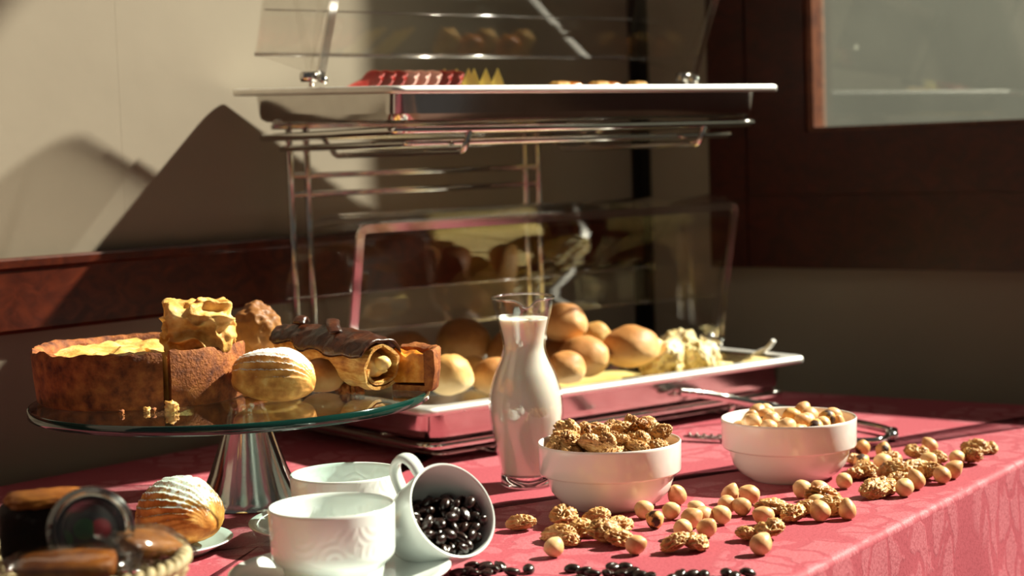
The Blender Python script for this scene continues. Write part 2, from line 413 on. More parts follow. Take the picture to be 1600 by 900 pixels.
struct(mesh('trim_1', rail, 'rail', smooth=False), 'red brown wooden rail running along the beige wall', 'wall trim')
# back wall with the window opening
tA, tB = WB(1122, 300)[0], WB(1180, 300)[0]
tG = WB(1281, 150)[0]; zG = WB(1400, 194)[1]
zW0 = WB(1300, 418)[1]; zS = WB(1300, 299)[1]
tE, zE = 1.85, 1.60
TH = .12
def bslab(t0, t1, z0, z1, f0, f1): return slab(CORNER + DB * t0 + V((0, 0, z0)) + NB * f0, DB * (t1 - t0), NB * (f1 - f0), (0, 0, z1 - z0))
struct(mesh('wall_back', join(bslab(-.1, tB, ZF, ZC, -TH, 0), bslab(tE, 2.6, ZF, ZC, -TH, 0), bslab(tB, tE, ZF, zS, -TH, 0), bslab(tB, tE, zE, ZC, -TH, 0)), 'wall_back', smooth=False),
       'grey beige wall holding the dark wooden window', 'wall')
win = struct(thing('window_1', None, None), 'dusty glass window in a dark brown wooden frame', 'window')
cas = lambda nme, *a: mesh(nme, bslab(*a), 'frame', win, False)
cas('casing', tA, tB - .001, zW0, zE + .1, 0, .022); cas('casing', tE + .001, tE + .09, zW0, zE + .1, 0, .022)
cas('casing', tB, tE, zW0, zS - .003, 0, .020); cas('casing', tB, tE, zE + .002, zE + .1, 0, .020)
cas('stile', tB + .004, tG - .010, zS - .0025, zE - .002, -.030, .024); cas('stile', tE - .09, tE - .004, zS + .002, zE - .002, -.030, .024)
cas('bottom_rail', tG - .010, tE - .09, zS - .0025, zG - .006, -.030, .024); cas('top_rail', tG - .010, tE - .09, zE - .09, zE - .002, -.030, .024)
bead = [(tG - .010, tG, zG - .006, zE - .09), (tE - .096, tE - .09, zG - .006, zE - .09), (tG, tE - .096, zG - .006, zG), (tG, tE - .096, zE - .096, zE - .09)]
M['bead'] = wood('paler_bead_wood', '#4a2212', '#6e3c20', .45)  # bead is a lighter brown than the rest of the frame
for b in bead: mesh('glazing_bead', bslab(*b, -.016, .018), 'bead', win, False)
mesh('glass_pane', bslab(tG, tE - .096, zG, zE - .096, -.010, -.006), 'pane', win, False)
# dark strip in the corner
t0, t1 = WB(1003, 400)[0], WB(1021, 400)[0]
wleft = WLp(990, 400)[0]
strip = join(bslab(.001, t1, ZF, ZC, .0, .006), slab(WL0 + DL * wleft + V((0, 0, ZF)), DL * (tc_ - wleft - .001), NL * .006, (0, 0, ZC - ZF)))
struct(mesh('trim_2', strip, 'strip', smooth=False), 'black wooden corner strip between the two walls', 'wall trim')

# ------------------------------------------------------------------ table and cloth
AT = math.radians(34.5)
LT = V((math.sin(AT), math.cos(AT), 0)); NT_ = V((LT.y, -LT.x, 0))      # along the table, towards its front edge
E0 = P(0, 758); Ff = P(1600, 719); Fe = P(1400, 623)
wid = (Ff - E0).dot(NT_); far = (Fe - E0).dot(LT) + .012; near = -1.0
M_T = Matrix(((LT.x, NT_.x, 0, E0.x), (LT.y, NT_.y, 0, E0.y), (0, 0, 1, 0), (0, 0, 0, 1)))
tb = thing('buffet_table', 'brown wooden table hidden under the pink cloth', 'table', E0 + V((0, 0, ZF)), 0)
Tr = Matrix(((LT.x, NT_.x, 0, 0), (LT.y, NT_.y, 0, 0), (0, 0, 1, 0), (0, 0, 0, 1)))
mesh('table_top', xf(slab((near + .01, .10, -.032 - ZF), (far - near - .02, 0, 0), (0, wid - .11, 0), (0, 0, .029)), Tr), 'table', tb, False)
for x in (near + .06, far - .12):
    for y in (.14, wid - .12):
        mesh('leg', xf(slab((x, y, 0), (.06, 0, 0), (0, .06, 0), (0, 0, -.033 - ZF)), Tr), 'table', tb, False)
def cloth():
    base = rrect(near, far, 0, wid, .012, 0, 8); pts = []
    N = len(base)
    for i, p in enumerate(base):                      # subdivide the straight sides
        q = base[(i + 1) % N]; L = (q - p).length; k = max(1, int(L / .02))
        for j in range(k): pts.append(p.lerp(q, j / k))
    N = len(pts); loops = []; arc = [0.]
    for i in range(1, N): arc.append(arc[-1] + (pts[i] - pts[i - 1]).length)
    c = V(((near + far) / 2, wid / 2, 0)); hw, hh = (far - near) / 2, wid / 2
    def out(p):
        a = V((max(-hw + .012, min(hw - .012, p.x - c.x)), max(-hh + .012, min(hh - .012, p.y - c.y)), 0)) + c
        d = p - a; d.z = 0; return d.normalized()
    R = .006
    for ins, z in ((.06, 0), (R + .004, 0), (R, 0)): loops.append([p - out(p) * ins + V((0, 0, z)) for p in pts])
    for a in (25, 50, 75, 90): loops.append([p - out(p) * (R - R * math.sin(math.radians(a))) + V((0, 0, -R + R * math.cos(math.radians(a)))) for p in pts])
    for k in range(1, 15):
        z = -.006 - k * .025; amp = .012 * (k / 14) ** 1.1
        loops.append([p + out(p) * (amp * (.9 + math.sin(arc[i] * 34 + 1.3 * math.sin(arc[i] * 9)) + .4 * math.sin(arc[i] * 71 + 1)) + .004 * k / 14) + V((0, 0, z)) for i, p in enumerate(pts)])
    v, f = loft(loops, False, False)
    v.append(c.copy()); f += [(len(v) - 1, (i + 1) % N, i) for i in range(N)]
    for p in v: p.y += max(0, (1 - p.y / wid)) * p.x * .10      # wall side runs parallel to the wall
    o = mesh('tablecloth', (v, f), 'cloth')
    o.matrix_world = M_T
    uv = o.data.uv_layers.new(name='UVMap'); nl = len(pts)
    for poly in o.data.polygons:
        rmax = max(vi_ // nl if vi_ < len(v) - 1 else 0 for vi_ in poly.vertices)
        for li in poly.loop_indices:
            vi = o.data.loops[li].vertex_index; row, i = divmod(vi, nl) if vi < len(v) - 1 else (0, 0); p = o.data.vertices[vi].co
            if rmax < 7: uv.data[li].uv = (p.x, p.y)
            else: uv.data[li].uv = (arc[i] + (arc[-1] + .02 if i == 0 and max(q_ % nl for q_ in poly.vertices) == nl - 1 else 0) + 3, p.z * .6 + 5)
    return o
tag(cloth(), 'pink damask tablecloth spread over the buffet table', 'tablecloth')

# ------------------------------------------------------------------ two-tier display stand
AS = math.radians(52.5)
LS = V((math.sin(AS), math.cos(AS), 0)); DS = V((-LS.y, LS.x, 0))
S0 = P(671, 700, .018)
S0.z = 0
MS = Matrix(((LS.x, DS.x, 0, S0.x), (LS.y, DS.y, 0, S0.y), (0, 0, 1, 0), (0, 0, 0, 1)))
RS = Matrix(((LS.x, DS.x, 0, 0), (LS.y, DS.y, 0, 0), (0, 0, 1, 0), (0, 0, 0, 1)))
rzS = math.atan2(LS.y, LS.x)
BL, BD = .495, .275
st = thing('display_stand', 'two tier chrome wire stand holding the steel trays', 'display stand', S0, rzS)
UP = .034           # the upper rack stands a little further back
def rack(z, b0, nm_):
    fr = corner_path([(0, b0, z), (BL, b0, z), (BL, b0 + BD, z), (0, b0 + BD, z)], .018, True)
    mesh(nm_, tube(fr, .0042, 10, True), 'chrome', st)
    fr2 = corner_path([(.025, b0 + .02, z - .0125), (BL - .02, b0 + .02, z - .0125), (BL - .02, b0 + BD, z - .0125), (.025, b0 + BD, z - .0125)], .012, True)
    mesh('inner_frame', tube(fr2, .0034, 10, True), 'chrome', st)
    for a in (.085, .41):
        if nm_ == 'upper_frame':
            pts = [(a, b0 - .002, z - .002), (a - .004, b0 + .004, z - .022), (a - .004, b0 + BD - .03, z - .022), (a, b0 + BD, z - .004)]
        else:
            pts = [(a, b0 - .004, z + .003), (a - .004, b0 - .002, z - .0145), (a - .004, b0 + BD + .01, z - .0145), (a, b0 + BD, z - .002)]
        mesh('bracket', tube(corner_path(pts, .006), .0033, 8), 'chrome', st)
    mesh('slide_rod', tube([(BL * .02, b0 + .10, z + .0008), (BL * .98, b0 + .10, z + .0008)], .0032, 8), 'chrome', st)
rack(.018, 0, 'lower_frame'); rack(.326, UP, 'upper_frame')
for a in (.040, .062, .372, .392):
    mesh('post', tube([(a, BD + .036, .0045), (a, BD + .036, .2), (a, BD + .036, .3385)], .0042, 10), 'chrome', st)
for z in (.283, .262):
    mesh('cross_bar', tube([(.038, BD + .036, z), (.394, BD + .036, z)], .0034, 8), 'chrome', st)
for z in (.018, .326):
    for a in (.040, .392): mesh('tie_rod', tube([(a, BD + (UP if z > .1 else 0) - .002, z), (a, BD + .037, z)], .0034, 8), 'chrome', st)
mesh('tray_rest', tube([(.02, BD + .036, .3385), (.44, BD + .036, .3385)], .0036, 8), 'chrome', st)

def make_tray(z, b0, tilt, label):
    """gastronorm tray: origin at its front left rim corner"""
    h = .036; TL, TD = .53, .325
    o = thing('steel_tray', label, 'tray', (S0 + RS @ V((-.0175, b0 - .020, 0)).to_3d()) + V((0, 0, z)), rzS)
    o.rotation_euler = (0, 0, 0); o.matrix_world = Matrix.Translation(o.location) @ RS.to_4x4() @ Matrix.Rotation(tilt, 4, 'X')
    lp = lambda ins, z, r: rrect(ins, TL - ins, ins, TD - ins, r, z)
    body = [lp(.0, -.006, .014), lp(.0, -.001, .014), lp(.001, .0, .014), lp(.014, .0, .022), lp(.017, -.003, .022), lp(.0178, -h + .008, .026), lp(.024, -h + .0025, .03),
            lp(.06, -h + .0015, .03)]
    outb = [lp(.06, -h, .03), lp(.0265, -h, .03), lp(.021, -h + .0009, .028), lp(.0176, -h + .004, .026), lp(.0164, -h + .0095, .026), lp(.0163, -h + .0105, .026), lp(.0156, -.0055, .022), lp(.0155, -.0045, .022), lp(.013, -.0014, .022), lp(.0012, -.0014, .014), lp(.001, -.006, .014)]
    vi = loft(body + outb, False, False, True)
    n = len(body[0]); k = len(body) - 1
    f = [q for q in vi[1]]
    # close the floor: inner and outer
    f = [q for q in f if not (set(q) & set(range(k * n, k * n + n)) and set(q) & set(range((k + 1) * n, (k + 2) * n)))]
    f += [tuple(range(k * n, k * n + n)), tuple(reversed(range((k + 1) * n, (k + 2) * n)))]
    mesh('tray_body', (vi[0], f), 'steel', o, angle=30)
    mesh('rim', loft([lp(.0155, .0004, .020), lp(.014, .0012, .021), lp(.0025, .0012, .0145), lp(.0004, .0006, .0145), lp(-.0007, -.0008, .0145), lp(-.0010, -.0028, .0145), lp(-.0008, -.0062, .0145), lp(.0004, -.0066, .0142)], False, False), 'rim_steel', o, angle=80)
    return o
ZLO, ZUP = .0585, .3672
t_lo = make_tray(ZLO, 0, 0, 'steel serving tray full of bread rolls on the lower rack')
t_up = make_tray(ZUP, UP - .002, math.radians(2.2), 'steel serving tray with sliced meats on the upper rack')
bpy.context.view_layer.update()

def make_cover(tray, prof, pivot, label):
    """roll-top cover opened upwards. prof: (b, z) from the front lip over the top to the back edge, about the pivot"""
    mt = tray.matrix_world @ Matrix.Translation((0, pivot[0], pivot[1]))
    o = thing('roll_top_cover', label, 'tray cover'); o.matrix_world = mt
    a0, a1 = .001, .529
    pts = [V((0, b, z)) for b, z in prof]; sp = [pts[0]] + smooth_path(pts, 2)[1:-1] + [pts[-1]]
    th = .003; inn = []
    for i, p in enumerate(sp):
        t = (sp[min(i + 1, len(sp) - 1)] - sp[max(i - 1, 0)]).normalized(); nrm = V((0, t.z, -t.y)); inn.append(p - nrm * th if nrm.dot(p) > 0 else p + nrm * th)
    loop = sp + inn[::-1]
    v, f = loft([[p + V((a0, 0, 0)) for p in loop], [p + V((a1, 0, 0)) for p in loop]])
    mesh('shell', (v, f), 'acrylic', o, angle=40)
    for a in (a0 + .0005, a1 - .0035):
        side = [V((0, .012, -.004)), V((0, -.012, -.004))] + [q for q in inn[::-1]]
        mesh('side_panel', loft([[p + V((a, 0, 0)) for p in side], [p + V((a + .003, 0, 0)) for p in side]]), 'acrylic', o, False)
    # folded lip along the front: down one side, across, down the other
    top = pts[0]; d = (top - V((0, -.010, 0))).normalized()
    lip = corner_path([V((a0 - .002, -.012, -.002)), V((a0 - .002, 0, 0)) + top, V((a1 + .002, 0, 0)) + top, V((a1 + .002, -.012, -.002))], .014)
    u = V((0, d.z, -d.y)); strips = []
    cen = V(((a0 + a1) / 2, top.y / 2, top.z / 2)); loops = []
    for i, p in enumerate(lip):
        inw = V((cen.x, 0, 0)) - V((p.x, 0, 0)); t = (lip[min(i + 1, len(lip) - 1)] - lip[max(i - 1, 0)]).normalized()
        s = t.cross(u).normalized()
        if s.dot(cen - p) < 0: s = -s
        loops.append([p + u * .002, p + u * .002 + s * .009, p - u * .002 + s * .009, p - u * .002])
    mesh('front_lip', loft(loops), 'acrylic_edge', o, angle=40)
    be = pts[-1]; cz = pts[-2] * .98
    mesh('crease', tube([cz + V((a0 + .004, 0, 0)), cz + V((a1 - .004, 0, 0))], .0011, 6), 'acrylic_edge', o)
    mesh('back_strip', tube([be + V((a0, 0, 0)), be + V((a1, 0, 0))], .0022, 8), 'acrylic_edge', o)
    for a, sgn in ((a0, 1), (a1, -1)):
        hk = mesh('hinge', join(tube([(a - sgn * .010, .004, -.004), (a + sgn * .014, .004, -.004)], .0055, 10), tube([(a + sgn * .004, .004, -.004), (a + sgn * .004, -.018, -.0085)], .0035, 8)), 'chrome', o)
        mesh('hinge_pin', tube([(a + sgn * .001, .004, -.004), (a + sgn * .001, .004, -pivot[1] + .0022)], .0028, 8), 'chrome', hk)
    return o
PROF = [(-.045, .160), (-.012, .171), (.025, .169), (.058, .153), (.090, .125), (.110, .080), (.116, .034)]
def rotp(pr, a): c, s = math.cos(a), math.sin(a); return [(b * c - z * s, b * s + z * c) for b, z in pr]
make_cover(t_lo, PROF, (.150, .016), 'clear acrylic roll top cover opened over the bread rolls')
PROF_U = [(-.072, .152), (-.034, .170), (.010, .172), (.050, .156), (.085, .126), (.103, .070), (.118, .022)]
make_cover(t_up, PROF_U, (.150, .016), 'clear acrylic roll top cover raised over the sliced meats')

# ------------------------------------------------------------------ lower tray food
def bplane(px, py, b): return onplane(px, py, S0 + DS * b, DS)
def bun(px, py, rpx, b, m, label, tall=.80, seed=0, gr='bread rolls in the lower tray', mn=True):
    c = bplane(px, py, b); r = 1.05 * rpx * (c.y) / F
    fl = ZLO - .0345 + .0002
    def fn(u):
        d = 1 + .08 * nz(u, 1.5, seed) + .03 * nz(u, 4, seed)
        z = u.z * (tall if u.z > 0 else tall * .72)
        return V((u.x * d * r, u.y * d * r * .95, z * r * d))
    vf = blob(fn, 4); zmin = min(p.z for p in vf[0])
    if mn: c.z = max(c.z, fl - zmin)
    o = mesh('bread_roll', vf, m, None, loc=c); o.rotation_euler = (0, 0, seed * 1.3)
    return tag(o, label, 'bread roll', gr)
LB = 'round golden bread roll in the steel tray'
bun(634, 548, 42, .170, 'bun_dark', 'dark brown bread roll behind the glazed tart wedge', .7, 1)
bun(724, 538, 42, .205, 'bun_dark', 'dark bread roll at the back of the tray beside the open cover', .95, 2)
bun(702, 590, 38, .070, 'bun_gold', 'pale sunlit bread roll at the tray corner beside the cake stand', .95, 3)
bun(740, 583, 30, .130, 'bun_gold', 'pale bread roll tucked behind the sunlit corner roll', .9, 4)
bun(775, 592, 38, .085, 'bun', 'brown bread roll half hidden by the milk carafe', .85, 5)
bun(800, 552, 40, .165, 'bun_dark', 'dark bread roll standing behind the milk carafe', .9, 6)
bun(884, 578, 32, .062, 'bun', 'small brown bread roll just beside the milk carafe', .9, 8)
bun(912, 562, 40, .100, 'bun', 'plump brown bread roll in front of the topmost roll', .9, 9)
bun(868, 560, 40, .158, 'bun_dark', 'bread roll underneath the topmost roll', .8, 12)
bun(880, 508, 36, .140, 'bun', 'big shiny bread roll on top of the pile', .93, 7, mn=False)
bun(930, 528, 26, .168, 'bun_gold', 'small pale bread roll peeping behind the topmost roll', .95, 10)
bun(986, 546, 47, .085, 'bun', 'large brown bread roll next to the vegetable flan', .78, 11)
def chunk(px, py, wpx, hpx, b, seed, label, m='savoury', dep=.8):
    c = bplane(px, py, b); k = c.y / F
    vf = superblob(wpx * k / 2, wpx * k / 2 * dep, hpx * k / 2, 3.2, .22, 2.2, seed, 5, .10, 5.0)
    zmin = min(p.z for p in vf[0]); c.z = ZLO - .0345 + .0028 - zmin
    o = mesh('vegetable_flan', vf, m, loc=c); o.rotation_euler = (0, 0, seed)
    return tag(o, label, 'flan', 'vegetable flan pieces in the lower tray')
# parchment sheet below the flan
sh = [[V((a, b, -.0328 + .0008 * math.sin(a * 60 + b * 90))) for b in [.045 + .235 * j / 10 for j in range(11)]] for a in [.30 + .19 * i / 12 for i in range(13)]]
def gridmesh(rows, th):
    n, m_ = len(rows), len(rows[0]); v = [p for r in rows for p in r] + [p - V((0, 0, th)) for r in rows for p in r]; f = []
    N = n * m_
    for i in range(n - 1):
        for j in range(m_ - 1):
            q = (i * m_ + j, (i + 1) * m_ + j, (i + 1) * m_ + j + 1, i * m_ + j + 1); f += [q, tuple(N + x for x in reversed(q))]
    rim = [i * m_ for i in range(n)] + [(n - 1) * m_ + j for j in range(1, m_)] + [i * m_ + m_ - 1 for i in range(n - 2, -1, -1)] + [j for j in range(m_ - 2, 0, -1)]
    for a, b in zip(rim, rim[1:] + rim[:1]): f.append((a, b, N + b, N + a))
    return v, f
sheet = mesh('parchment_sheet', gridmesh(sh, .0004), 'paper'); sheet.matrix_world = t_lo.matrix_world.copy()
tag(sheet, 'yellowish parchment sheet lining the tray below the vegetable flan', 'paper')
chunk(1035, 532, 78, 62, .090, 1.3, 'pale vegetable flan piece against the large brown roll')
chunk(1092, 530, 62, 58, .080, 4.1, 'crumbly vegetable flan piece at the end of the row')
chunk(1060, 520, 70, 58, .160, 7.7, 'browned vegetable flan piece behind the two others')
chunk(1128, 556, 40, 26, .075, 9.2, 'small broken bit of vegetable flan on the parchment', dep=.9)
# white spoon resting at the tray corner
sp = thing('serving_spoon', 'white plastic spoon with its handle over the tray corner', 'spoon')
h0, h1 = bplane(1207, 536, .03), bplane(1188, 551, .045)
hd = [bplane(1209, 532, .028), bplane(1200, 545, .034), bplane(1180, 552, .05), bplane(1150, 566, .09)]
hd[3].z = ZLO - .021
mesh('handle', tube(smooth_path(hd, 3), .0055, 10, flat=(1.1, .5)), 'plastic_white', sp)
mesh('scoop', ([V(p) + hd[3] for p in superblob(.022, .016, .007, 2.4, .02, 1, 3, 3)[0]], superblob(.022, .016, .007, 2.4, .02, 1, 3, 3)[1]), 'plastic_white', sp)

# ------------------------------------------------------------------ upper tray food
def uplane(px, py, b): return onplane(px, py, S0 + DS * b, DS)
def slicev(r, seed, th=.0016, fold=.5):
    rows = []
    for i in range(15):
        row = []
        for j in range(9):
            u, w_ = (i / 14 - .5) * 2, (j / 8 - .5) * 2
            q = math.sqrt(max(0, 1 - .28 * u * u * w_ * w_ * 2)); x, y = u * r * q, w_ * r * .6 * q
            z = r * fold * (.35 * math.sin(u * 4 + seed) + .25 * math.cos(w_ * 3 + seed * 2) + .2 * nz(V((u, w_, 0)), 2.5, seed))
            row.append(V((x, y, z)))
        rows.append(row)
    return gridmesh(rows, th)
ham = Stock('ham_slice', [slicev(.040, 2.2, .0018, .24)] * 3, ['ham', 'ham_pink', 'ham'])
def in_tray(o, m4): o.matrix_world = t_up.matrix_world @ m4
HR = Matrix.Rotation(math.radians(-37), 4, 'Y')
zlow = min((HR @ v.co).z for v in ham.me[0].vertices)
for i, kind in enumerate([0, 0, 0, 1, 1, 1, 2, 2]):        # shingled slices leaning on one another
    o = ham.put(kind, (0, 0, 0), (0, 0, 0), ['dark red cured ham slice leaning in the upper tray', 'pale pink ham slice standing between the red slices', 'red cured ham slice beside the cheese'][kind],
                'ham', ['cured ham slices in the upper tray', 'pink ham slices in the upper tray', 'ham slices beside the cheese'][kind])
    in_tray(o, Matrix.Translation((.060 + .0148 * i, .165, -.0338 - zlow)) @ HR)
def wedge(a, b, h):
    v = [V((0, 0, 0)), V((a, -b / 2, 0)), V((a, b / 2, 0)), V((0, 0, h)), V((a, -b / 2, h)), V((a, b / 2, h))]
    return v, [(0, 2, 1), (3, 4, 5), (0, 1, 4, 3), (1, 2, 5, 4), (2, 0, 3, 5)]
ch = Stock('cheese_slice', [wedge(.060, .044, .005)], ['cheese'])
for d_ in ch.me: d_.polygons.foreach_set('use_smooth', [False] * len(d_.polygons))
CX = V((.42, 0, -.907)); CY = V((0, 1, 0)); CZ = CX.cross(CY)
CR = Matrix.Rotation(math.radians(228), 4, 'Z') @ Matrix((CX, CY, CZ)).transposed().to_4x4()
zlow = min((CR @ v.co).z for v in ch.me[0].vertices)
for i in range(6):
    o = ch.put(0, (0, 0, 0), (0, 0, 0), 'pale yellow triangular cheese slice in the upper tray', 'cheese', 'cheese slices in the upper tray')
    in_tray(o, Matrix.Translation((.196 + .0135 * i, .190 - .004 * (i % 3), -.0338 - zlow)) @ CR)
tom = Stock('cheese_chunk', [superblob(.0125, .011, .0195, 5, .08, 2, s_, 3) for s_ in (1, 5)], ['cake_gold', 'tart_fill'])
for i in range(5):
    me = tom.me[i % 2]; zl = min(v.co.z for v in me.vertices)
    o = tom.put(i, (0, 0, 0), (0, 0, 0), 'orange cheese chunk at the emptier end of the upper tray', 'cheese', 'orange cheese chunks in the upper tray')
    in_tray(o, Matrix.Translation((.335 + .0295 * i, .160 + .012 * (i % 2), -.0338 - zl)))

# ------------------------------------------------------------------ carafe of milk
cp = P(826, 757)
ca = thing('milk_carafe', 'glass carafe of white milk standing before the steel tray', 'carafe', cp)
kc = cp.y / F
CP = [(.0215, 0), (.0235, .002), (.0232, .010), (.0248, .025), (.0285, .045), (.0315, .066), (.0322, .078), (.0308, .093), (.0268, .109), (.0215, .122), (.0188, .131), (.0180, .137), (.0186, .145), (.0215, .160), (.0245, .172), (.0268, .1845)]
def spl(pr, k=3):
    q = smooth_path([V((r, 0, z)) for r, z in pr], k); return [(p.x, p.z) for p in q]
CPs = [(r_ * 1.06, z_ * .925) for r_, z_ in spl(CP)]
zs = cp.y * 0
ztop = CPs[-1][1]
spa = math.radians(-84)
def lipf(p, a, r, z):
    if z > ztop - .022:
        s = ((z - (ztop - .022)) / .022) ** 2; d = (a - spa + PI) % (2 * PI) - PI
        g = math.exp(-(d / .22) ** 2); p = V((p.x * (1 + .10 * g * s), p.y * (1 + .10 * g * s), p.z - .0065 * g * s + .001 * s * math.cos(d) * -1))
    return p
outer = [c for c in CPs if c[1] > .0105]
inner = [(r - .0014, z) for r, z in reversed(outer)]
mesh('glass_body', lathe(outer + [(outer[-1][0] - .0007, ztop + .0006)] + inner + [outer[0]], 72, lipf), 'carafe', ca)
mesh('rim', tube([lipf(V((CPs[-1][0] * math.cos(a) * .975, CPs[-1][0] * math.sin(a) * .975, ztop)), a, CPs[-1][0], ztop) for a in [2 * PI * i / 96 for i in range(96)]], .0011, 8, True), 'rim_glass', ca)
mesh('glass_base', lathe([(0, .0025), (.012, .002), (.0205, 0), (.0228, 0), (.0249, .002), (.0248, .0103), (.0222, .0106), (0, .0106)], 64), 'thick_glass', ca)
zm = .1635 * .925
mk = [(r - .0017, z) for r, z in CPs if .0109 < z < zm]
mesh('milk', lathe([(0, .0112), (mk[0][0] - .003, .0112)] + mk + [(mk[-1][0] + .0004, zm + .0006), (mk[-1][0] - .0012, zm), (0, zm)], 64), 'milk', ca)

# ------------------------------------------------------------------ bowls
BP = [(a_, b_ * .94) for a_, b_ in [(0, .002), (.030, .0015), (.033, 0), (.0355, 0), (.037, .002), (.0440, .0065), (.0505, .0150), (.0532, .0240), (.0545, .0300), (.0592, .0312), (.0600, .0330), (.0606, .0565), (.0608, .0580), (.0600, .0592), (.0588, .0588), (.0580, .0565),
      (.0570, .0345), (.0520, .0285), (.0490, .0180), (.0420, .0090), (.0300, .0050), (0, .0048)]]
def bowl_in(z):
    pr = [(.0300, .0050), (.0420, .0090), (.0490, .0180), (.0520, .0285), (.0570, .0345), (.0580, .0565), (.0585, .2)]
    for (r0, z0), (r1, z1) in zip(pr, pr[1:]):
        if z < z1: return r0 + (r1 - r0) * max(0, (z - z0)) / (z1 - z0)
    return pr[-1][0]
b1, b2 = P(955, 789), P(1234, 746)
o = mesh('cereal_bowl', lathe(BP, 96), 'bowl', None, loc=b1, angle=60); tag(o, 'white porcelain bowl heaped with walnuts beside the carafe', 'bowl')
o = mesh('cereal_bowl', lathe(BP, 96), 'bowl', None, loc=b2, angle=60); tag(o, 'white porcelain bowl filled with hazelnuts', 'bowl')
def pile(radii, Rmax, slope, seed, zmax, tries=260, rw=None):
    rg = random.Random(seed); got = []
    for r in radii:
        best = None
        for _ in range(tries):
            q_ = rw or r; rho = (Rmax - q_) * math.sqrt(rg.random()); a = rg.random() * 2 * PI; x, y = rho * math.cos(a), rho * math.sin(a)
            z = .0048 + q_
            for _i in range(30):
                if rho + q_ > bowl_in(z - r * .6) and z < .075: z += .0015
                else: break
            for X, Y, Z, q in got:
                d2 = (x - X) ** 2 + (y - Y) ** 2; s = (r + q) * .93
                if d2 < s * s: z = max(z, Z + math.sqrt(s * s - d2))
            cost = z + slope * rho
            if z < zmax and (best is None or cost < best[0]): best = (cost, x, y, z)
        if best: got.append((*best[1:], r))
    return got
# walnut kernels: ridged half kernels and broken pieces
def walnut(sx, sy, sz, seed, rough_):
    def fn(u):
        q = u + V((nz(u, 2.2, seed), nz(u, 2.2, seed + 5), nz(u, 2.2, seed + 11))) * .45
        rd = .6 - 1.9 * abs(noise.noise(q * 2.3 + V((seed, 0, 0)))) - .45 * abs(noise.noise(q * 5.5 + V((0, seed, 0))))
        d = 1 + rough_ * rd + .10 * nz(u, 1.3, seed + 2)
        gv = math.exp(-(u.y / .16) ** 2) * .28
        if u.z < 0: u.z *= .55
        return V((u.x * sx * d, u.y * sy * d, u.z * sz * (d - gv)))
    return blob(fn, 5)
wal = Stock('walnut_kernel', [walnut(.0150, .0115, .0085, 1, .30), walnut(.0140, .0110, .0100, 4, .34), walnut(.0155, .0090, .0080, 8, .32), walnut(.0110, .0085, .0075, 13, .36), walnut(.0085, .0075, .0065, 17, .34), walnut(.0135, .0105, .0090, 22, .33)],
            ['walnut', 'walnut', 'walnut', 'walnut', 'walnut', 'walnut_dark'])
def hazel(seed, el=1.08):
    def fn(u):
        d = 1 + .07 * nz(u, 1.6, seed) + .03 * nz(u, 4.5, seed) - .05 * math.exp(-((math.atan2(u.y, u.x) - .6) / .12) ** 2) * (1 - u.z * u.z); tip = .2 * max(0, u.z) ** 8
        fl = .9 if u.z < -.82 else 1
        return V((u.x * .0074 * d, u.y * .0071 * d, (u.z * el * fl + tip) * .0074 * d))
    return blob(fn, 3)
haz = Stock('hazelnut', [hazel(1), hazel(3, 1.0), hazel(6, 1.14), hazel(9, .98)], ['hazel', 'hazel_pale', 'hazel', 'hazel_skin'])
rg = random.Random(21)
for i, (x, y, z, r) in enumerate(pile([.0074] * 170, .0575, .16, 3, .0635, 260, .0112)):
    k = rg.choice([0, 1, 2, 3, 3, 4, 5, 3]); dk = k == 5
    wal.put(k, b1 + V((x, y, z)), (rg.uniform(-.9, .9), rg.uniform(-.9, .9), rg.uniform(0, 6.3)), 'dark toasted walnut piece in the heaped white bowl' if dk else 'golden walnut piece in the heaped white bowl', 'walnut', 'toasted walnuts in the bowl' if dk else 'golden walnuts in the bowl', rg.uniform(.62, .86))
for i, (x, y, z, r) in enumerate(pile([.0076] * 250, .056, .03, 5, .0545, 260, .0092)):
    k = rg.choice([0, 1, 1, 2, 2, 0, 3])
    haz.put(k, b2 + V((x, y, z)), (rg.uniform(-2, 2), rg.uniform(-2, 2), rg.uniform(0, 6.3)), 'hazelnut with dark skin patches in the white bowl' if k == 3 else 'tan or pale hazelnut in the white bowl', 'hazelnut', 'hazelnuts with skin in the bowl' if k == 3 else 'peeled hazelnuts in the bowl', rg.uniform(.95, 1.12))

# ------------------------------------------------------------------ scattered nuts
HZ = [(1005, 796), (1024, 811), (1048, 797), (1058, 775), (993, 851), (865, 855), (1126, 805), (1104, 825), (1080, 811), (1067, 826), (1089, 796), (1101, 806), (1141, 772), (1172, 774), (1160, 791), (1136, 788), (1189, 851), (1194, 806), (1252, 764), (1282, 767),
      (1282, 800), (1324, 797), (1319, 750), (1413, 762), (1472, 742), (1489, 735), (1496, 715), (1453, 697), (1380, 702), (1378, 723), (1450, 722), (1430, 751), (1347, 699), (1278, 786), (1346, 722)]
WN = [(814, 815, 3), (882, 808, 1), (872, 832, 2), (888, 838, 4), (911, 824, 3), (931, 806, 3), (930, 823, 4), (945, 833, 1), (966, 821, 3), (968, 840, 3), (1057, 848, 3), (1087, 845, 3), (1168, 830, 4), (1200, 829, 0), (1207, 792, 0), (1240, 800, 3), (1259, 790, 4), (1284, 778, 5),
      (1303, 790, 3), (1367, 763, 0), (1352, 733, 2), (1400, 741, 1), (1392, 715, 3), (1336, 714, 4), (1433, 708, 0), (1464, 712, 4), (1428, 731, 2), (1452, 736, 3), (1517, 713, 3), (1524, 699, 0), (1337, 737, 4), (1408, 749, 3), (1545, 696, 4), (1384, 757, 3)]
nuts = []
for x, y in HZ: p = P(x, y + 1, .0072); nuts.append([p.x, p.y, .0073, 'h', 0])
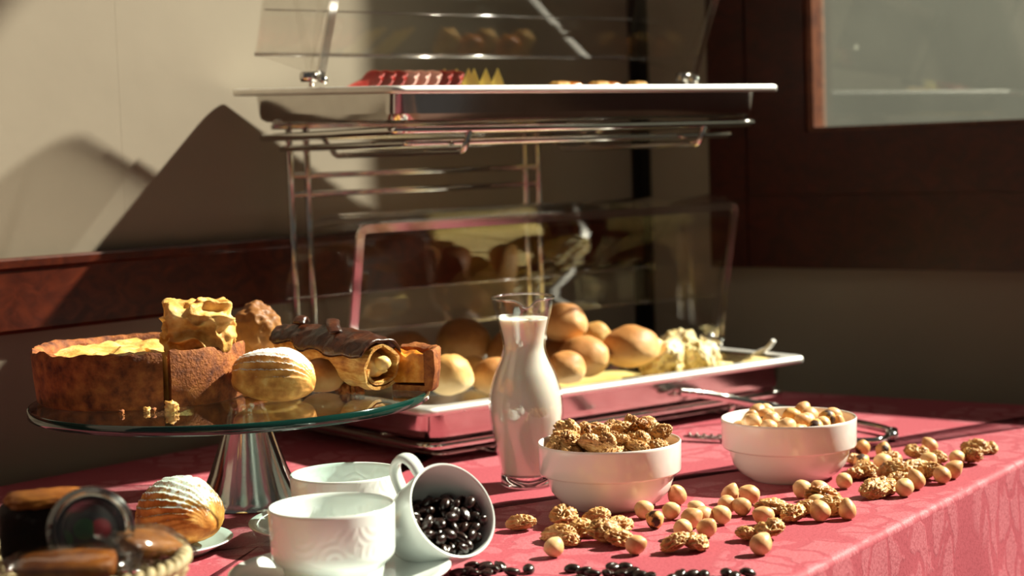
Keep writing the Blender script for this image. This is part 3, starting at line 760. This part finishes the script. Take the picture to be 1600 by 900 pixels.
for x, y, kk in WN: p = P(x, y + 1, .007); nuts.append([p.x, p.y, (.0135, .0125, .0120, .0098, .0080, .0120)[kk] * .82, 'w', kk])
obst = [(b1.x, b1.y, .046), (b2.x, b2.y, .046)]
for it in range(60):
    for i, a in enumerate(nuts):
        for b in nuts[:i]:
            dx, dy = a[0] - b[0], a[1] - b[1]; d = math.hypot(dx, dy) or 1e-6; m = a[2] + b[2] - d
            if m > 0:
                u = m * .25 / d; a[0] += dx * u; a[1] += dy * u; b[0] -= dx * u; b[1] -= dy * u
        for X, Y, rO in obst:
            dx, dy = a[0] - X, a[1] - Y; d = math.hypot(dx, dy); m = a[2] + rO - d
            if m > 0: a[0] += dx * m / d; a[1] += dy * m / d
def rest(me, rot, sc):
    mt = rot.to_matrix() * sc; return -min((mt @ v.co).z for v in me.vertices)
from mathutils import Euler
for i, (x, y, r, kd, kk) in enumerate(nuts):
    if kd == 'h':
        k = rg.choice([0, 1, 2, 0, 1, 2, 3]); e = Euler((rg.uniform(-1.2, 1.2), rg.uniform(-1.2, 1.2), rg.uniform(0, 6.3))); s = rg.uniform(.98, 1.12)
        lb = ['roasted tan hazelnut scattered on the pink cloth', 'pale peeled hazelnut scattered on the pink cloth', 'pointed tan hazelnut scattered on the pink cloth', 'hazelnut with dark skin patches on the pink cloth'][k]
        haz.put(k, (x, y, rest(haz.me[k], e, s)), e, lb, 'hazelnut', ['tan hazelnuts on the cloth', 'pale hazelnuts on the cloth', 'pointed hazelnuts on the cloth', 'hazelnuts with skin on the cloth'][k], s)
    else:
        e = Euler((rg.uniform(-.35, .35), rg.uniform(-.35, .35), rg.uniform(0, 6.3))); s = rg.uniform(.95, 1.1)
        q = 0 if kk < 2 else kk - 1
        lb = ['large wrinkled walnut half lying on the pink cloth', 'long narrow walnut piece lying on the pink cloth', 'small broken walnut piece on the pink cloth', 'tiny walnut bit on the pink cloth', 'dark toasted walnut half on the pink cloth'][q]
        wal.put(kk, (x, y, rest(wal.me[kk], e, s)), e, lb, 'walnut', ['walnut halves on the cloth', 'long walnut pieces on the cloth', 'broken walnut pieces on the cloth', 'walnut bits on the cloth', 'toasted walnuts on the cloth'][q], s)

# ------------------------------------------------------------------ cups and saucers
def saucer(c, r, label):
    k = r / .078
    pr = [(0, .0030), (.020, .0028), (.024, 0), (.027, 0), (.029, .0030), (.050, .0062), (.070, .0122), (.0775, .0152), (.078, .0162), (.0772, .0168), (.069, .0140), (.049, .0086), (.032, .0066), (.026, .0060), (0, .0060)]
    o = mesh('saucer', lathe([(a * k, b) for a, b in pr], 80), 'saucer', None, loc=(c.x, c.y, 0), angle=70); return tag(o, label, 'saucer')
def cup(c, rz, ks, label, z0):
    R = .0440
    pr = [(0, .0022), (.028, .0018), (.030, 0), (.0325, 0), (.0340, .0015), (.0352, .009), (.0358, .0120), (.0395, .0150), (.0425, .0185), (.0432, .022), (.0440, .0500), (.0438, .0518), (.0430, .0524), (.0420, .0516), (.0412, .0490),
          (.0405, .0230), (.0380, .0165), (.0330, .0110), (.0300, .0060), (0, .0045)]
    o = thing('coffee_cup', label, 'cup', (c.x, c.y, z0), rz)
    mesh('cup_body', lathe([(a, b * ks) for a, b in pr], 96), 'cup', o, angle=70)
    h = smooth_path([(.042, 0, .044 * ks), (.058, 0, .046 * ks), (.067, 0, .036 * ks), (.060, 0, .024 * ks), (.0415, 0, .021 * ks)], 3)
    mesh('handle', tube(h, .0042, 12, flat=(1.25, .8)), 'cup', o)
    return o
c1 = P(518, 788, .0585); c2 = P(540, 737, .0545)
c1 = Q(518, 788, 1.185); c2 = Q(540, 737, 1.350)
saucer(c1 + V((.004, 0, 0)), .0775, 'white saucer under the cup standing before the tipped cup')
saucer(c2 + V((-.002, .004, 0)), .0765, 'white saucer under the cup behind, next to the cake stand foot')
cup(c1, 2.0, (c1.z - .0073) / .0524, 'empty white cup with embossed relief on the saucer at the table edge', .0073)
cup(c2, 2.2, (c2.z - .0073) / .0524, 'empty white cup with embossed swirls standing by the cake stand foot', .0073)

# tipped cup with coffee beans
ax = V((.57, -.66, .49)).normalized()
TP = [(0, -.0560), (.012, -.0565), (.0165, -.0585), (.0195, -.0580), (.0205, -.0560), (.0265, -.0500), (.0315, -.0400), (.0338, -.0300), (.0352, -.0150), (.0362, -.0012), (.0358, 0), (.0346, 0), (.0338, -.0015),
      (.0328, -.0150), (.0312, -.0300), (.0288, -.0400), (.0235, -.0480), (.0150, -.0520), (0, -.0525)]
hv = V((-.55, .1, .80)); hv = (hv - ax * hv.dot(ax)).normalized(); yv = ax.cross(hv)
MC3 = Matrix((hv, yv, ax)).transposed()
def lowest(): return min(s * ax.z - r * math.sqrt(1 - ax.z ** 2) for r, s in TP)
lo = lowest(); d0 = 1.1
for i in range(400):
    d0 = 1.1 + i * .001; O = Q(708, 797, d0)
    if O.z + lo <= .0003: break
O.z = .0003 - lo
tc = thing('coffee_cup', 'white cup tipped over and filled with coffee beans', 'cup'); tc.matrix_world = Matrix.Translation(O) @ MC3.to_4x4()
mesh('cup_body', lathe(TP, 96), 'cup_plain', tc, angle=70)
mesh('handle', tube(smooth_path([(.034, 0, -.006), (.047, 0, -.004), (.053, 0, -.013), (.049, 0, -.027), (.032, 0, -.034)], 3), .0040, 12, flat=(1.35, .8)), 'cup_plain', tc)
def bean(seed):
    def fn(u):
        d = 1 + .06 * nz(u, 2, seed); z = u.z * (.0036 if u.z > 0 else .0022); x, y = u.x * .0056 * d, u.y * .0040 * d
        if u.z < 0: z += .0014 * math.exp(-((u.y + .12 * math.sin(u.x * 3)) / .16) ** 2)
        return V((x, y, z * d))
    return blob(fn, 3)
bns = Stock('coffee_bean', [bean(1), bean(4), bean(9)], ['bean'] * 3)
def cup_r(s):
    pr = [(-.0525, 0), (-.0520, .0150), (-.0480, .0235), (-.0400, .0288), (-.0300, .0312), (-.0150, .0328), (0, .0340)]
    for (s0, r0), (s1, r1) in zip(pr, pr[1:]):
        if s <= s1: return r0 + (r1 - r0) * (s - s0) / (s1 - s0)
    return 0
got = []; Rm = MC3
for _ in range(30000):
    s = rg.uniform(-.046, -.004); rr_ = cup_r(s) - .0042
    if rr_ <= 0: continue
    a = rg.uniform(0, 2 * PI); q = rr_ * math.sqrt(rg.random()); p = O + Rm @ V((q * math.cos(a), q * math.sin(a), s))
    if p.z > O.z - .004 + .10 * (-s) - .004 * math.sin(a) : continue
    if all((p - g).length > .0074 for g in got): got.append(p)
for p in got:
    bns.put(rg.randrange(3), p, (rg.uniform(-1.5, 1.5) + (PI if rg.random() < .5 else 0), rg.uniform(-1, 1), rg.uniform(0, 6.3)), 'dark roasted coffee bean inside the tipped cup', 'coffee bean', 'coffee beans in the tipped cup', rg.uniform(.95, 1.12))
BN = [(714, 896), (731, 893), (737, 885), (757, 886), (770, 889), (760, 896), (782, 885), (800, 894), (826, 889), (745, 896), (894, 888), (912, 893), (926, 897), (958, 887), (976, 886), (950, 897), (965, 897), (981, 896), (994, 897), (1011, 900), (1062, 899), (1078, 898), (1095, 898), (1135, 895),
      (1168, 896), (1148, 900), (1050, 905), (905, 905), (1110, 908), (870, 910), (1000, 912), (1200, 910), (720, 908), (780, 908), (830, 912), (940, 912)]
bp = []
for x, y in BN:
    p = P(x, y, .003)
    for _ in range(30):
        for q in bp:
            d = (p - q); L = d.length
            if L < .0092: p += d.normalized() * (.0093 - L) if L > 1e-6 else V((.004, 0, 0))
    p.z = 0; bp.append(p)
for p in bp:
    k = rg.randrange(3); e = Euler((rg.uniform(-.4, .4) + (PI if rg.random() < .45 else 0), rg.uniform(-.3, .3), rg.uniform(0, 6.3)))
    p.z = rest(bns.me[k], e, 1.1)
    bns.put(k, p, e, 'dark roasted coffee bean lying on the pink cloth', 'coffee bean', 'coffee beans on the cloth', 1.1)

# ------------------------------------------------------------------ cake stand
ZP = .1005
pc = P(362, 617, ZP); fc = P(392, 786); RP = .170
cs = thing('cake_stand', 'glass cake stand on a trumpet shaped chrome foot', 'cake stand', (fc.x, fc.y, 0))
fp = [(0, .001), (.046, 0), (.0475, .0008), (.0470, .003), (.0440, .008), (.0400, .016), (.0340, .030), (.0275, .048), (.0220, .064), (.0180, .080), (.0160, .0905), (.0168, .0915), (0, .0920)]
mesh('foot', lathe(fp, 72), 'chrome', cs, angle=60)
off = V((pc.x - fc.x, pc.y - fc.y, 0))
mesh('plate', xf(lathe([(0, .0923), (RP - .001, .0923), (RP - .0005, .0930), (RP - .0005, ZP - .0008), (RP - .001, ZP), (0, ZP)], 128), Matrix.Translation(off)), 'plate_glass', cs, angle=40)
mesh('plate_edge', xf(lathe([(RP - .0004, .0924), (RP + .0006, .0930), (RP + .0008, (.0923 + ZP) / 2), (RP + .0006, ZP - .0006), (RP - .0004, ZP)], 128), Matrix.Translation(off)), 'plate_edge', cs)
ZQ = ZP + .0004
def sector(a0, a1, prof, n=36, amp=0., seed=0, hgt=None):
    """closed (r, z) outline swept round the axis"""
    loops = []
    for i in range(n + 1):
        a = a0 + (a1 - a0) * i / n; lp = []
        for r, z in prof:
            p = V((r * math.cos(a), r * math.sin(a), z))
            if z > .003:
                d = amp * nz(p, 55, seed) + amp * .5 * nz(p, 130, seed + 4); p.z += d; q = V((math.cos(a), math.sin(a), 0)); p += q * (amp * .6 * nz(p, 80, seed + 8) if r > .02 else 0)
            lp.append(p)
        loops.append(lp)
    return loft(loops)
def pie(name, label, c, R, h, a0, a1, seed, cat='pie', group=None, fill='pie_fill', rz=0):
    o = thing(name, label, cat, c, rz, group)
    a0, a1 = math.radians(a0), math.radians(a1); n = max(12, int((a1 - a0) / math.radians(4)))
    cr = [(R - .009, .0045), (.001, .0045), (.001, 0), (R - .003, 0), (R - .001, .002), (R + .001, h * .5), (R + .002, h * .93), (R + .0005, h * 1.0), (R - .004, h * .98), (R - .008, h * .90)]
    mesh('crust', sector(a0, a1, cr, n * 2, .0030, seed), 'pie_crust', o, angle=45)
    nr = 9; top = [(.0015 + (R - .0105) * i / nr, h * .90 + .002 * math.sin(i * 1.3)) for i in range(nr, -1, -1)]
    fl = [(.0015, .0046), (R - .0092, .0046)] + top
    mesh('filling', sector(a0 + .004, a1 - .004, fl, n, .0045, seed + 2), fill, o, angle=55)
    return o
pcn = Q(222, 600, 1.487); pcn.z = ZQ
pie('apple_pie', 'large cut apple pie with dark crust on the glass plate', pcn, .0895, .046, -292, -67, 1)
pie('apple_pie', 'apple pie wedge with rough crust touching the large pie', pcn + V((.003, -.0015, 0)), .0895, .0465, -64.5, -8, 5)
def lump(name, label, cat, c, dims, m, p=3.5, amp=.12, sc=2.2, seed=0, rz=0., ridge=.06, rs=4., sub=5, rest_z=None, tilt=(0, 0)):
    vf = superblob(*dims, p, amp, sc, seed, sub, ridge, rs)
    o = mesh(name, vf, m); e = Euler((tilt[0], tilt[1], rz)); mt = e.to_matrix()
    if rest_z is not None: c = V((c.x, c.y, rest_z - min((mt @ V(v)).z for v in vf[0])))
    o.location = c; o.rotation_euler = e
    return tag(o, label, cat)
lump('cake_piece', 'square golden cake piece sitting on top of the apple pie', 'cake', Q(310, 518, 1.452), (.0232, .021, .0180), 'cake_gold', 7, .16, 2.0, 3.3, .35, .30, 2.0, 6, ZQ + .0375)
lump('pastry_knot', 'blurred round pastry knot behind the golden cake piece', 'pastry', Q(402, 512, 1.60), (.0225, .024, .024), 'bun_dark', 2.2, .18, 1.8, 6, .4, .08, 2.5, 5, ZQ + .014)
lump('flat_pastry', 'flat pastry lying under the round pastry knot', 'pastry', Q(405, 560, 1.60), (.034, .030, .0075), 'puff', 2.8, .1, 2, 8, .2, .05, 3, 4, ZQ)
lump('sweet_roll', 'small orange brown roll under the chocolate pastry', 'pastry', Q(505, 600, 1.475), (.021, .020, .0150), 'bun_dark', 2.2, .06, 1.6, 2, .1, 0, 3, 4, ZQ)
# layered shell pastry dusted with sugar
def shell(sx, sy, sz, layers, seed, bend=.3, twist=.5, front=False):
    def fn(u):
        a = math.atan2(u.z, u.y); ph = a * layers / PI + bend * 4 * u.x * u.x + twist * u.x
        saw = ph - math.floor(ph); hgt = (1 - saw) ** 1.5
        topm = max(0, u.z + .25)
        taper = 1 - (.22 + .12 * front * u.x) * u.x * u.x
        fr = max(0., min(1., (3.05 - (a if a > -1.2 else a + 2 * PI)) / .7)) if front else 1.
        d = 1 + (.13 if front else .07) * (hgt - .4) * min(1, topm * 1.6) * fr + .06 * nz(u, 1.7, seed) + .02 * nz(u, 6, seed)
        z = u.z if u.z > 0 else u.z * .62
        k = (abs(u.x) ** 2.8 + abs(u.y) ** 2.8 + abs(u.z) ** 2.8) ** (-1 / 2.8) if front else 1
        u = u * k; z *= k
        return V((u.x * sx * (1 + .03 * nz(u, 3, seed)), u.y * sy * d * taper, z * sz * d * taper))
    return blob(fn, 6)
def shellpastry(label, c, dims, rest_z, m, rz, layers=7, seed=1, tilt=0, **k):
    vf = shell(*dims, layers, seed, **k); o = mesh('sugared_pastry', vf, m); e = Euler((0, tilt, rz)); mt = e.to_matrix()
    o.location = (c.x, c.y, rest_z - min((mt @ V(v)).z for v in vf[0])); o.rotation_euler = e
    return tag(o, label, 'pastry')
shellpastry('layered shell pastry dusted with sugar on the glass cake plate', Q(428, 590, 1.435), (.0350, .027, .0255), ZQ, 'croissant', -.25, 13, 2, .10, bend=.22, twist=.7, front=True)
# chocolate pastry roll with cream
A, B = Q(444, 534, 1.545), Q(598, 574, 1.452)
ra = thing('chocolate_pastry', 'puff pastry roll with dark chocolate top and cream at its open end', 'pastry')
axr = (B - A).normalized(); sd = axr.cross(V((0, 0, 1))).normalized(); upv = sd.cross(axr)
MR = Matrix((sd, axr, upv)).transposed().to_4x4(); Lr = (B - A).length
ra.matrix_world = Matrix.Translation(A) @ MR
def rollr(t): return .0115 + .0125 * math.sin(min(1, t * 1.15 + .12) * PI / 2) ** 1.2 * (1 - .10 * max(0, t - .8) * 5)
def spiral(n=60, t=0.5, th=.0030, seed=0):
    R = rollr(t); o, i_ = [], []
    for k in range(n + 1):
        a = -2.3 + 2 * PI * 1.35 * k / n; r = R * (1 - .26 * k / n) * (1 + .05 * math.sin(3 * a + seed + t * 4) + .04 * nz(V((math.cos(a), math.sin(a), t * 4)), 2, seed))
        o.append(V((r * math.cos(a), 0, r * math.sin(a) * .92))); i_.append(V(((r - th) * math.cos(a), 0, (r - th) * math.sin(a) * .92)))
    return o + i_[::-1]
loops = []
for i in range(41):
    t = i / 40; e = .0025 * math.sin(i * 2.1) * 0
    loops.append([p + V((0, t * Lr + .004 * nz(p, 90, 2) * (t > .97), .0008 * math.sin(t * 46))) for p in spiral(60, t, .0034 if t < .96 else .0028)])
mesh('pastry_wrap', loft(loops), 'puff_layers', ra, angle=60)
cr = superblob(.0150, .034, .0125, 2.5, .14, 2, 4, 4)
mesh('cream_filling', ([p + V((0, Lr * .72, -.001)) for p in cr[0]], cr[1]), 'cream', ra)
cb = superblob(.0065, .008, .0060, 2.2, .1, 2, 7, 3)
mesh('cream_dollop', ([p + V((-.001, Lr * .985, .0035)) for p in cb[0]], cb[1]), 'cream', ra)
rows = []
for i in range(61):
    t = i / 60; row = []
    wdt = 1.25 + .35 * nz(V((t * 6, 0, 0)), 1, 3) - .3 * max(0, t - .75) * 4 * .6
    for j in range(25):
        a = PI / 2 + wdt * (j / 24 - .5) * 2; r = rollr(t) * 1.0 + .0030 + .0022 * nz(V((math.cos(a) * 2, t * 9, math.sin(a) * 2)), 1.5, 6) + .0016 * abs(nz(V((a, t * 14, 0)), 1.6, 1))
        row.append(V((r * math.cos(a), -.002 + t * (Lr + .001), r * math.sin(a) * .95)))
    rows.append(row)
mesh('chocolate_glaze', gridmesh(rows, .0022), 'choc', ra)
curl = tube(smooth_path([(-.010, .055, .0255), (.0, .066, .0305), (.010, .078, .0290), (.014, .088, .0240)], 3), .0042, 10, flat=(1.5, .5))
mesh('chocolate_curl', curl, 'choc', ra)
mesh('chocolate_curl', tube(smooth_path([(-.006, .020, .0215), (.002, .026, .0275), (.008, .030, .0225)], 3), .0038, 10, flat=(1.5, .6)), 'choc', ra)
# glazed tart wedge at the right edge
tw = Q(612, 590, 1.475); tw.z = ZQ
pie('tart_wedge', 'glazed apple tart wedge at the rim of the cake plate', tw, .041, .036, -28, 78, 9, 'tart', None, 'tart_fill')
rb = random.Random(3)
crm = Stock('crumb', [superblob(.0035, .003, .0028, 3, .9, 2.0, s, 3) for s in (1, 4)], ['pie_crust', 'puff'])
for px, py, s in [(269, 637, 1.5), (190, 645, .6), (229, 641, .7), (240, 642, .6), (540, 608, 1.3), (552, 607, 1.4), (562, 609, 1.1), (530, 604, 1.2)]:
    p = P(px, py, ZQ + .002 * s); crm.put(int(px), (p.x, p.y, ZQ + .0024 * s), (0, 0, px), 'pastry crumb fallen on the glass cake plate', 'crumb', 'crumbs on the cake plate', s)

# ------------------------------------------------------------------ small plate with sugared brioche
pp = P(250, 862)
o = mesh('dessert_plate', lathe([(0, .002), (.034, .0018), (.036, 0), (.040, 0), (.042, .0020), (.051, .0058), (.0562, .0085), (.0570, .0092), (.0562, .0100), (.050, .0074), (.041, .0045), (0, .0042)], 80), 'saucer', None, loc=pp, angle=70)
tag(o, 'small white plate under the sugared brioche', 'plate')
bq = Q(281, 815, pp.y - .002)
shellpastry('sugar dusted brioche with folded layers on the small white plate', bq, (.0385, .034, .0320), .0060, 'brioche', -.75, 15, 5, .05, bend=.5, twist=1.2)

# ------------------------------------------------------------------ basket with packaged sweets
bk0 = P(92, 884, .055); bkc = V((bk0.x, bk0.y, 0))
bk = thing('bread_basket', 'pale wicker basket at the table edge holding packaged sweets', 'basket', bkc)
NW = 36
def bkr(z): return .052 + .024 * (z / .055) ** .7
for k_ in range(9):
    z = .004 + k_ * .0056; R = bkr(z); n = NW * 8
    pts = [V(((R + .0026 * math.sin(a * NW / 2 + k_ * PI)) * math.cos(a), (R + .0026 * math.sin(a * NW / 2 + k_ * PI)) * math.sin(a), z)) for a in [2 * PI * i / n for i in range(n)]]
    mesh('woven_strand', tube(pts, .0027, 6, True), 'wicker', bk)
for i in range(NW):
    a = 2 * PI * (i + .5) / NW
    mesh('stake', tube([V((bkr(z) * math.cos(a), bkr(z) * math.sin(a), z)) for z in (.002, .015, .03, .045, .055)], .0019, 6), 'wicker', bk)
for ph in (0, PI):
    pts = [V(((bkr(.055) + .0028 * math.cos(a * 26 + ph)) * math.cos(a), (bkr(.055) + .0028 * math.cos(a * 26 + ph)) * math.sin(a), .056 + .0024 * math.sin(a * 26 + ph))) for a in [2 * PI * i / 312 for i in range(312)]]
    mesh('rim_braid', tube(pts, .0030, 6, True), 'wicker', bk)
mesh('basket_floor', lathe([(0, .001), (.052, .001), (.052, .005), (0, .005)], 48), 'wicker', bk)
# jam jar lying on its side, its base towards the front
jc = Q(142, 828, bkc.y - .012); rj = 66 * jc.y / F
jr = thing('jam_jar', 'small glass jam jar lying on its side in the basket', 'jar'); jd = V((.28, -.93, .22)).normalized()
jr.matrix_world = Matrix.Translation(jc) @ jd.to_track_quat('Z', 'Y').to_matrix().to_4x4()
mesh('glass', lathe([(0, -.002), (rj * .70, -.002), (rj * .78, .0), (rj * .90, -.001), (rj, -.007), (rj, -.040), (rj * .9, -.046), (rj * .9, -.055)], 64), 'carafe', jr)
mesh('foot_ring', tube([V((rj * .93 * math.cos(a), rj * .93 * math.sin(a), -.003)) for a in [2 * PI * i / 64 for i in range(64)]], .0030, 8, True), 'thick_glass', jr)
mesh('jam', lathe([(0, -.0055), (rj * .88, -.0055), (rj * .95, -.010), (rj * .95, -.044), (0, -.044)], 48), 'jam', jr)
mesh('spotted_disc', lathe([(0, -.0046), (rj * .62, -.0046), (rj * .62, -.0052), (0, -.0052)], 48), 'print', jr)
mesh('lid', lathe([(0, -.0665), (rj * .97, -.0665), (rj * 1.0, -.064), (rj * 1.0, -.054), (rj * .9, -.053)], 48), 'steel', jr)
ck = thing('cake_slice', 'dark chocolate cake block with a toasted top beside the jam jar', 'cake', Q(62, 830, bkc.y + .022), .3)
mesh('cake_body', superblob(.0245, .020, .0190, 7, .03, 2, 1, 5), 'dark_cake', ck)
tp = superblob(.0225, .018, .0040, 4, .12, 3, 4, 4, .1, 4)
mesh('cake_top', ([p + V((.004, 0, .0205)) for p in tp[0]], tp[1]), 'cake_top', ck)
def packet(label, c, dims, rz, m, grp, tilt=(0, 0)):
    o = thing('wrapped_biscuit', label, 'packet', c, rz, grp); o.rotation_euler = (tilt[0], tilt[1], rz)
    mesh('wrapper', superblob(*dims, 3, .10, 3, c.x * 40, 4, .05, 5), 'wrap', o)
    b = superblob(dims[0] * .80, dims[1] * .78, dims[2] * .62, 6, .03, 2, 2, 3); mesh('biscuit', b, m, o)
    for s in (-1, 1):
        rows = [[V((s * (dims[0] * .93 + .010 * i / 5), dims[1] * .8 * (j / 8 - .5) * 2, .0012 * math.sin(j * 2 + i * 2))) for j in range(9)] for i in range(6)]
        mesh('crimped_end', gridmesh(rows, .0004), 'wrap', o)
    return o
packet('biscuit in crinkled clear wrap lying before the jam jar', Q(105, 884, bkc.y - .035), (.036, .017, .009), .12, 'cake_top', None, (.25, 0))
packet('brown waffle biscuit in clear wrap behind the jam jar', Q(232, 850, bkc.y + .010), (.028, .016, .009), 1.0, 'biscuit', None, (.4, .2))
packet('biscuit in clear wrap lying on the basket floor', V((bkc.x, bkc.y + .004, .017)), (.034, .024, .010), 2.2, 'biscuit', None)

# ------------------------------------------------------------------ serving tongs behind the hazelnut bowl
tg = thing('serving_tongs', 'chrome serving tongs lying open behind the hazelnut bowl', 'tongs')
b0 = -.024
a1_ = [bplane(1064, 613, b0), bplane(1100, 616, b0 - .004), bplane(1150, 625, b0 - .008), P(1230, 640, .012), P(1340, 661, .007), P(1382, 670, .006), P(1392, 675, .006)]
a2_ = [P(1126, 685, .004), P(1200, 690, .005), P(1300, 692, .006), P(1345, 691, .006), P(1378, 690, .006), P(1391, 681, .006)]
mesh('arm', tube(smooth_path(a1_, 3), .0045, 10, flat=(.55, 1.0)), 'chrome', tg)
mesh('arm', tube(smooth_path(a2_, 3), .0045, 10, flat=(.55, 1.0)), 'chrome', tg)
e0, e1 = P(1392, 675, .006), P(1391, 681, .006)
mesh('spring_end', tube([e0 + V((-.004, .002, 0)), e0 + V((.003, 0, 0)), e1 + V((.003, 0, 0)), e1 + V((-.004, -.002, 0))], .0052, 10), 'chrome', tg)
for base, d_ in ((P(1126, 685, .004), V((-1, .55, 0)).normalized()), (bplane(1100, 616, b0 - .004), V((-.93, -.2, .05)).normalized())):
    L_ = .040
    mesh('claw_plate', tube([base, base + d_ * L_ * .5, base + d_ * L_], [.0045, .0050, .0030], 10, flat=(1.2, .45)), 'chrome', tg)
    for i in range(5):
        q = base + d_ * (L_ * (i + .6) / 5)
        mesh('tine', tube([q, q + V((.002, -.006, .004)), q + V((.004, -.010, .002))], [.0016, .0014, .0007], 6), 'chrome', tg)
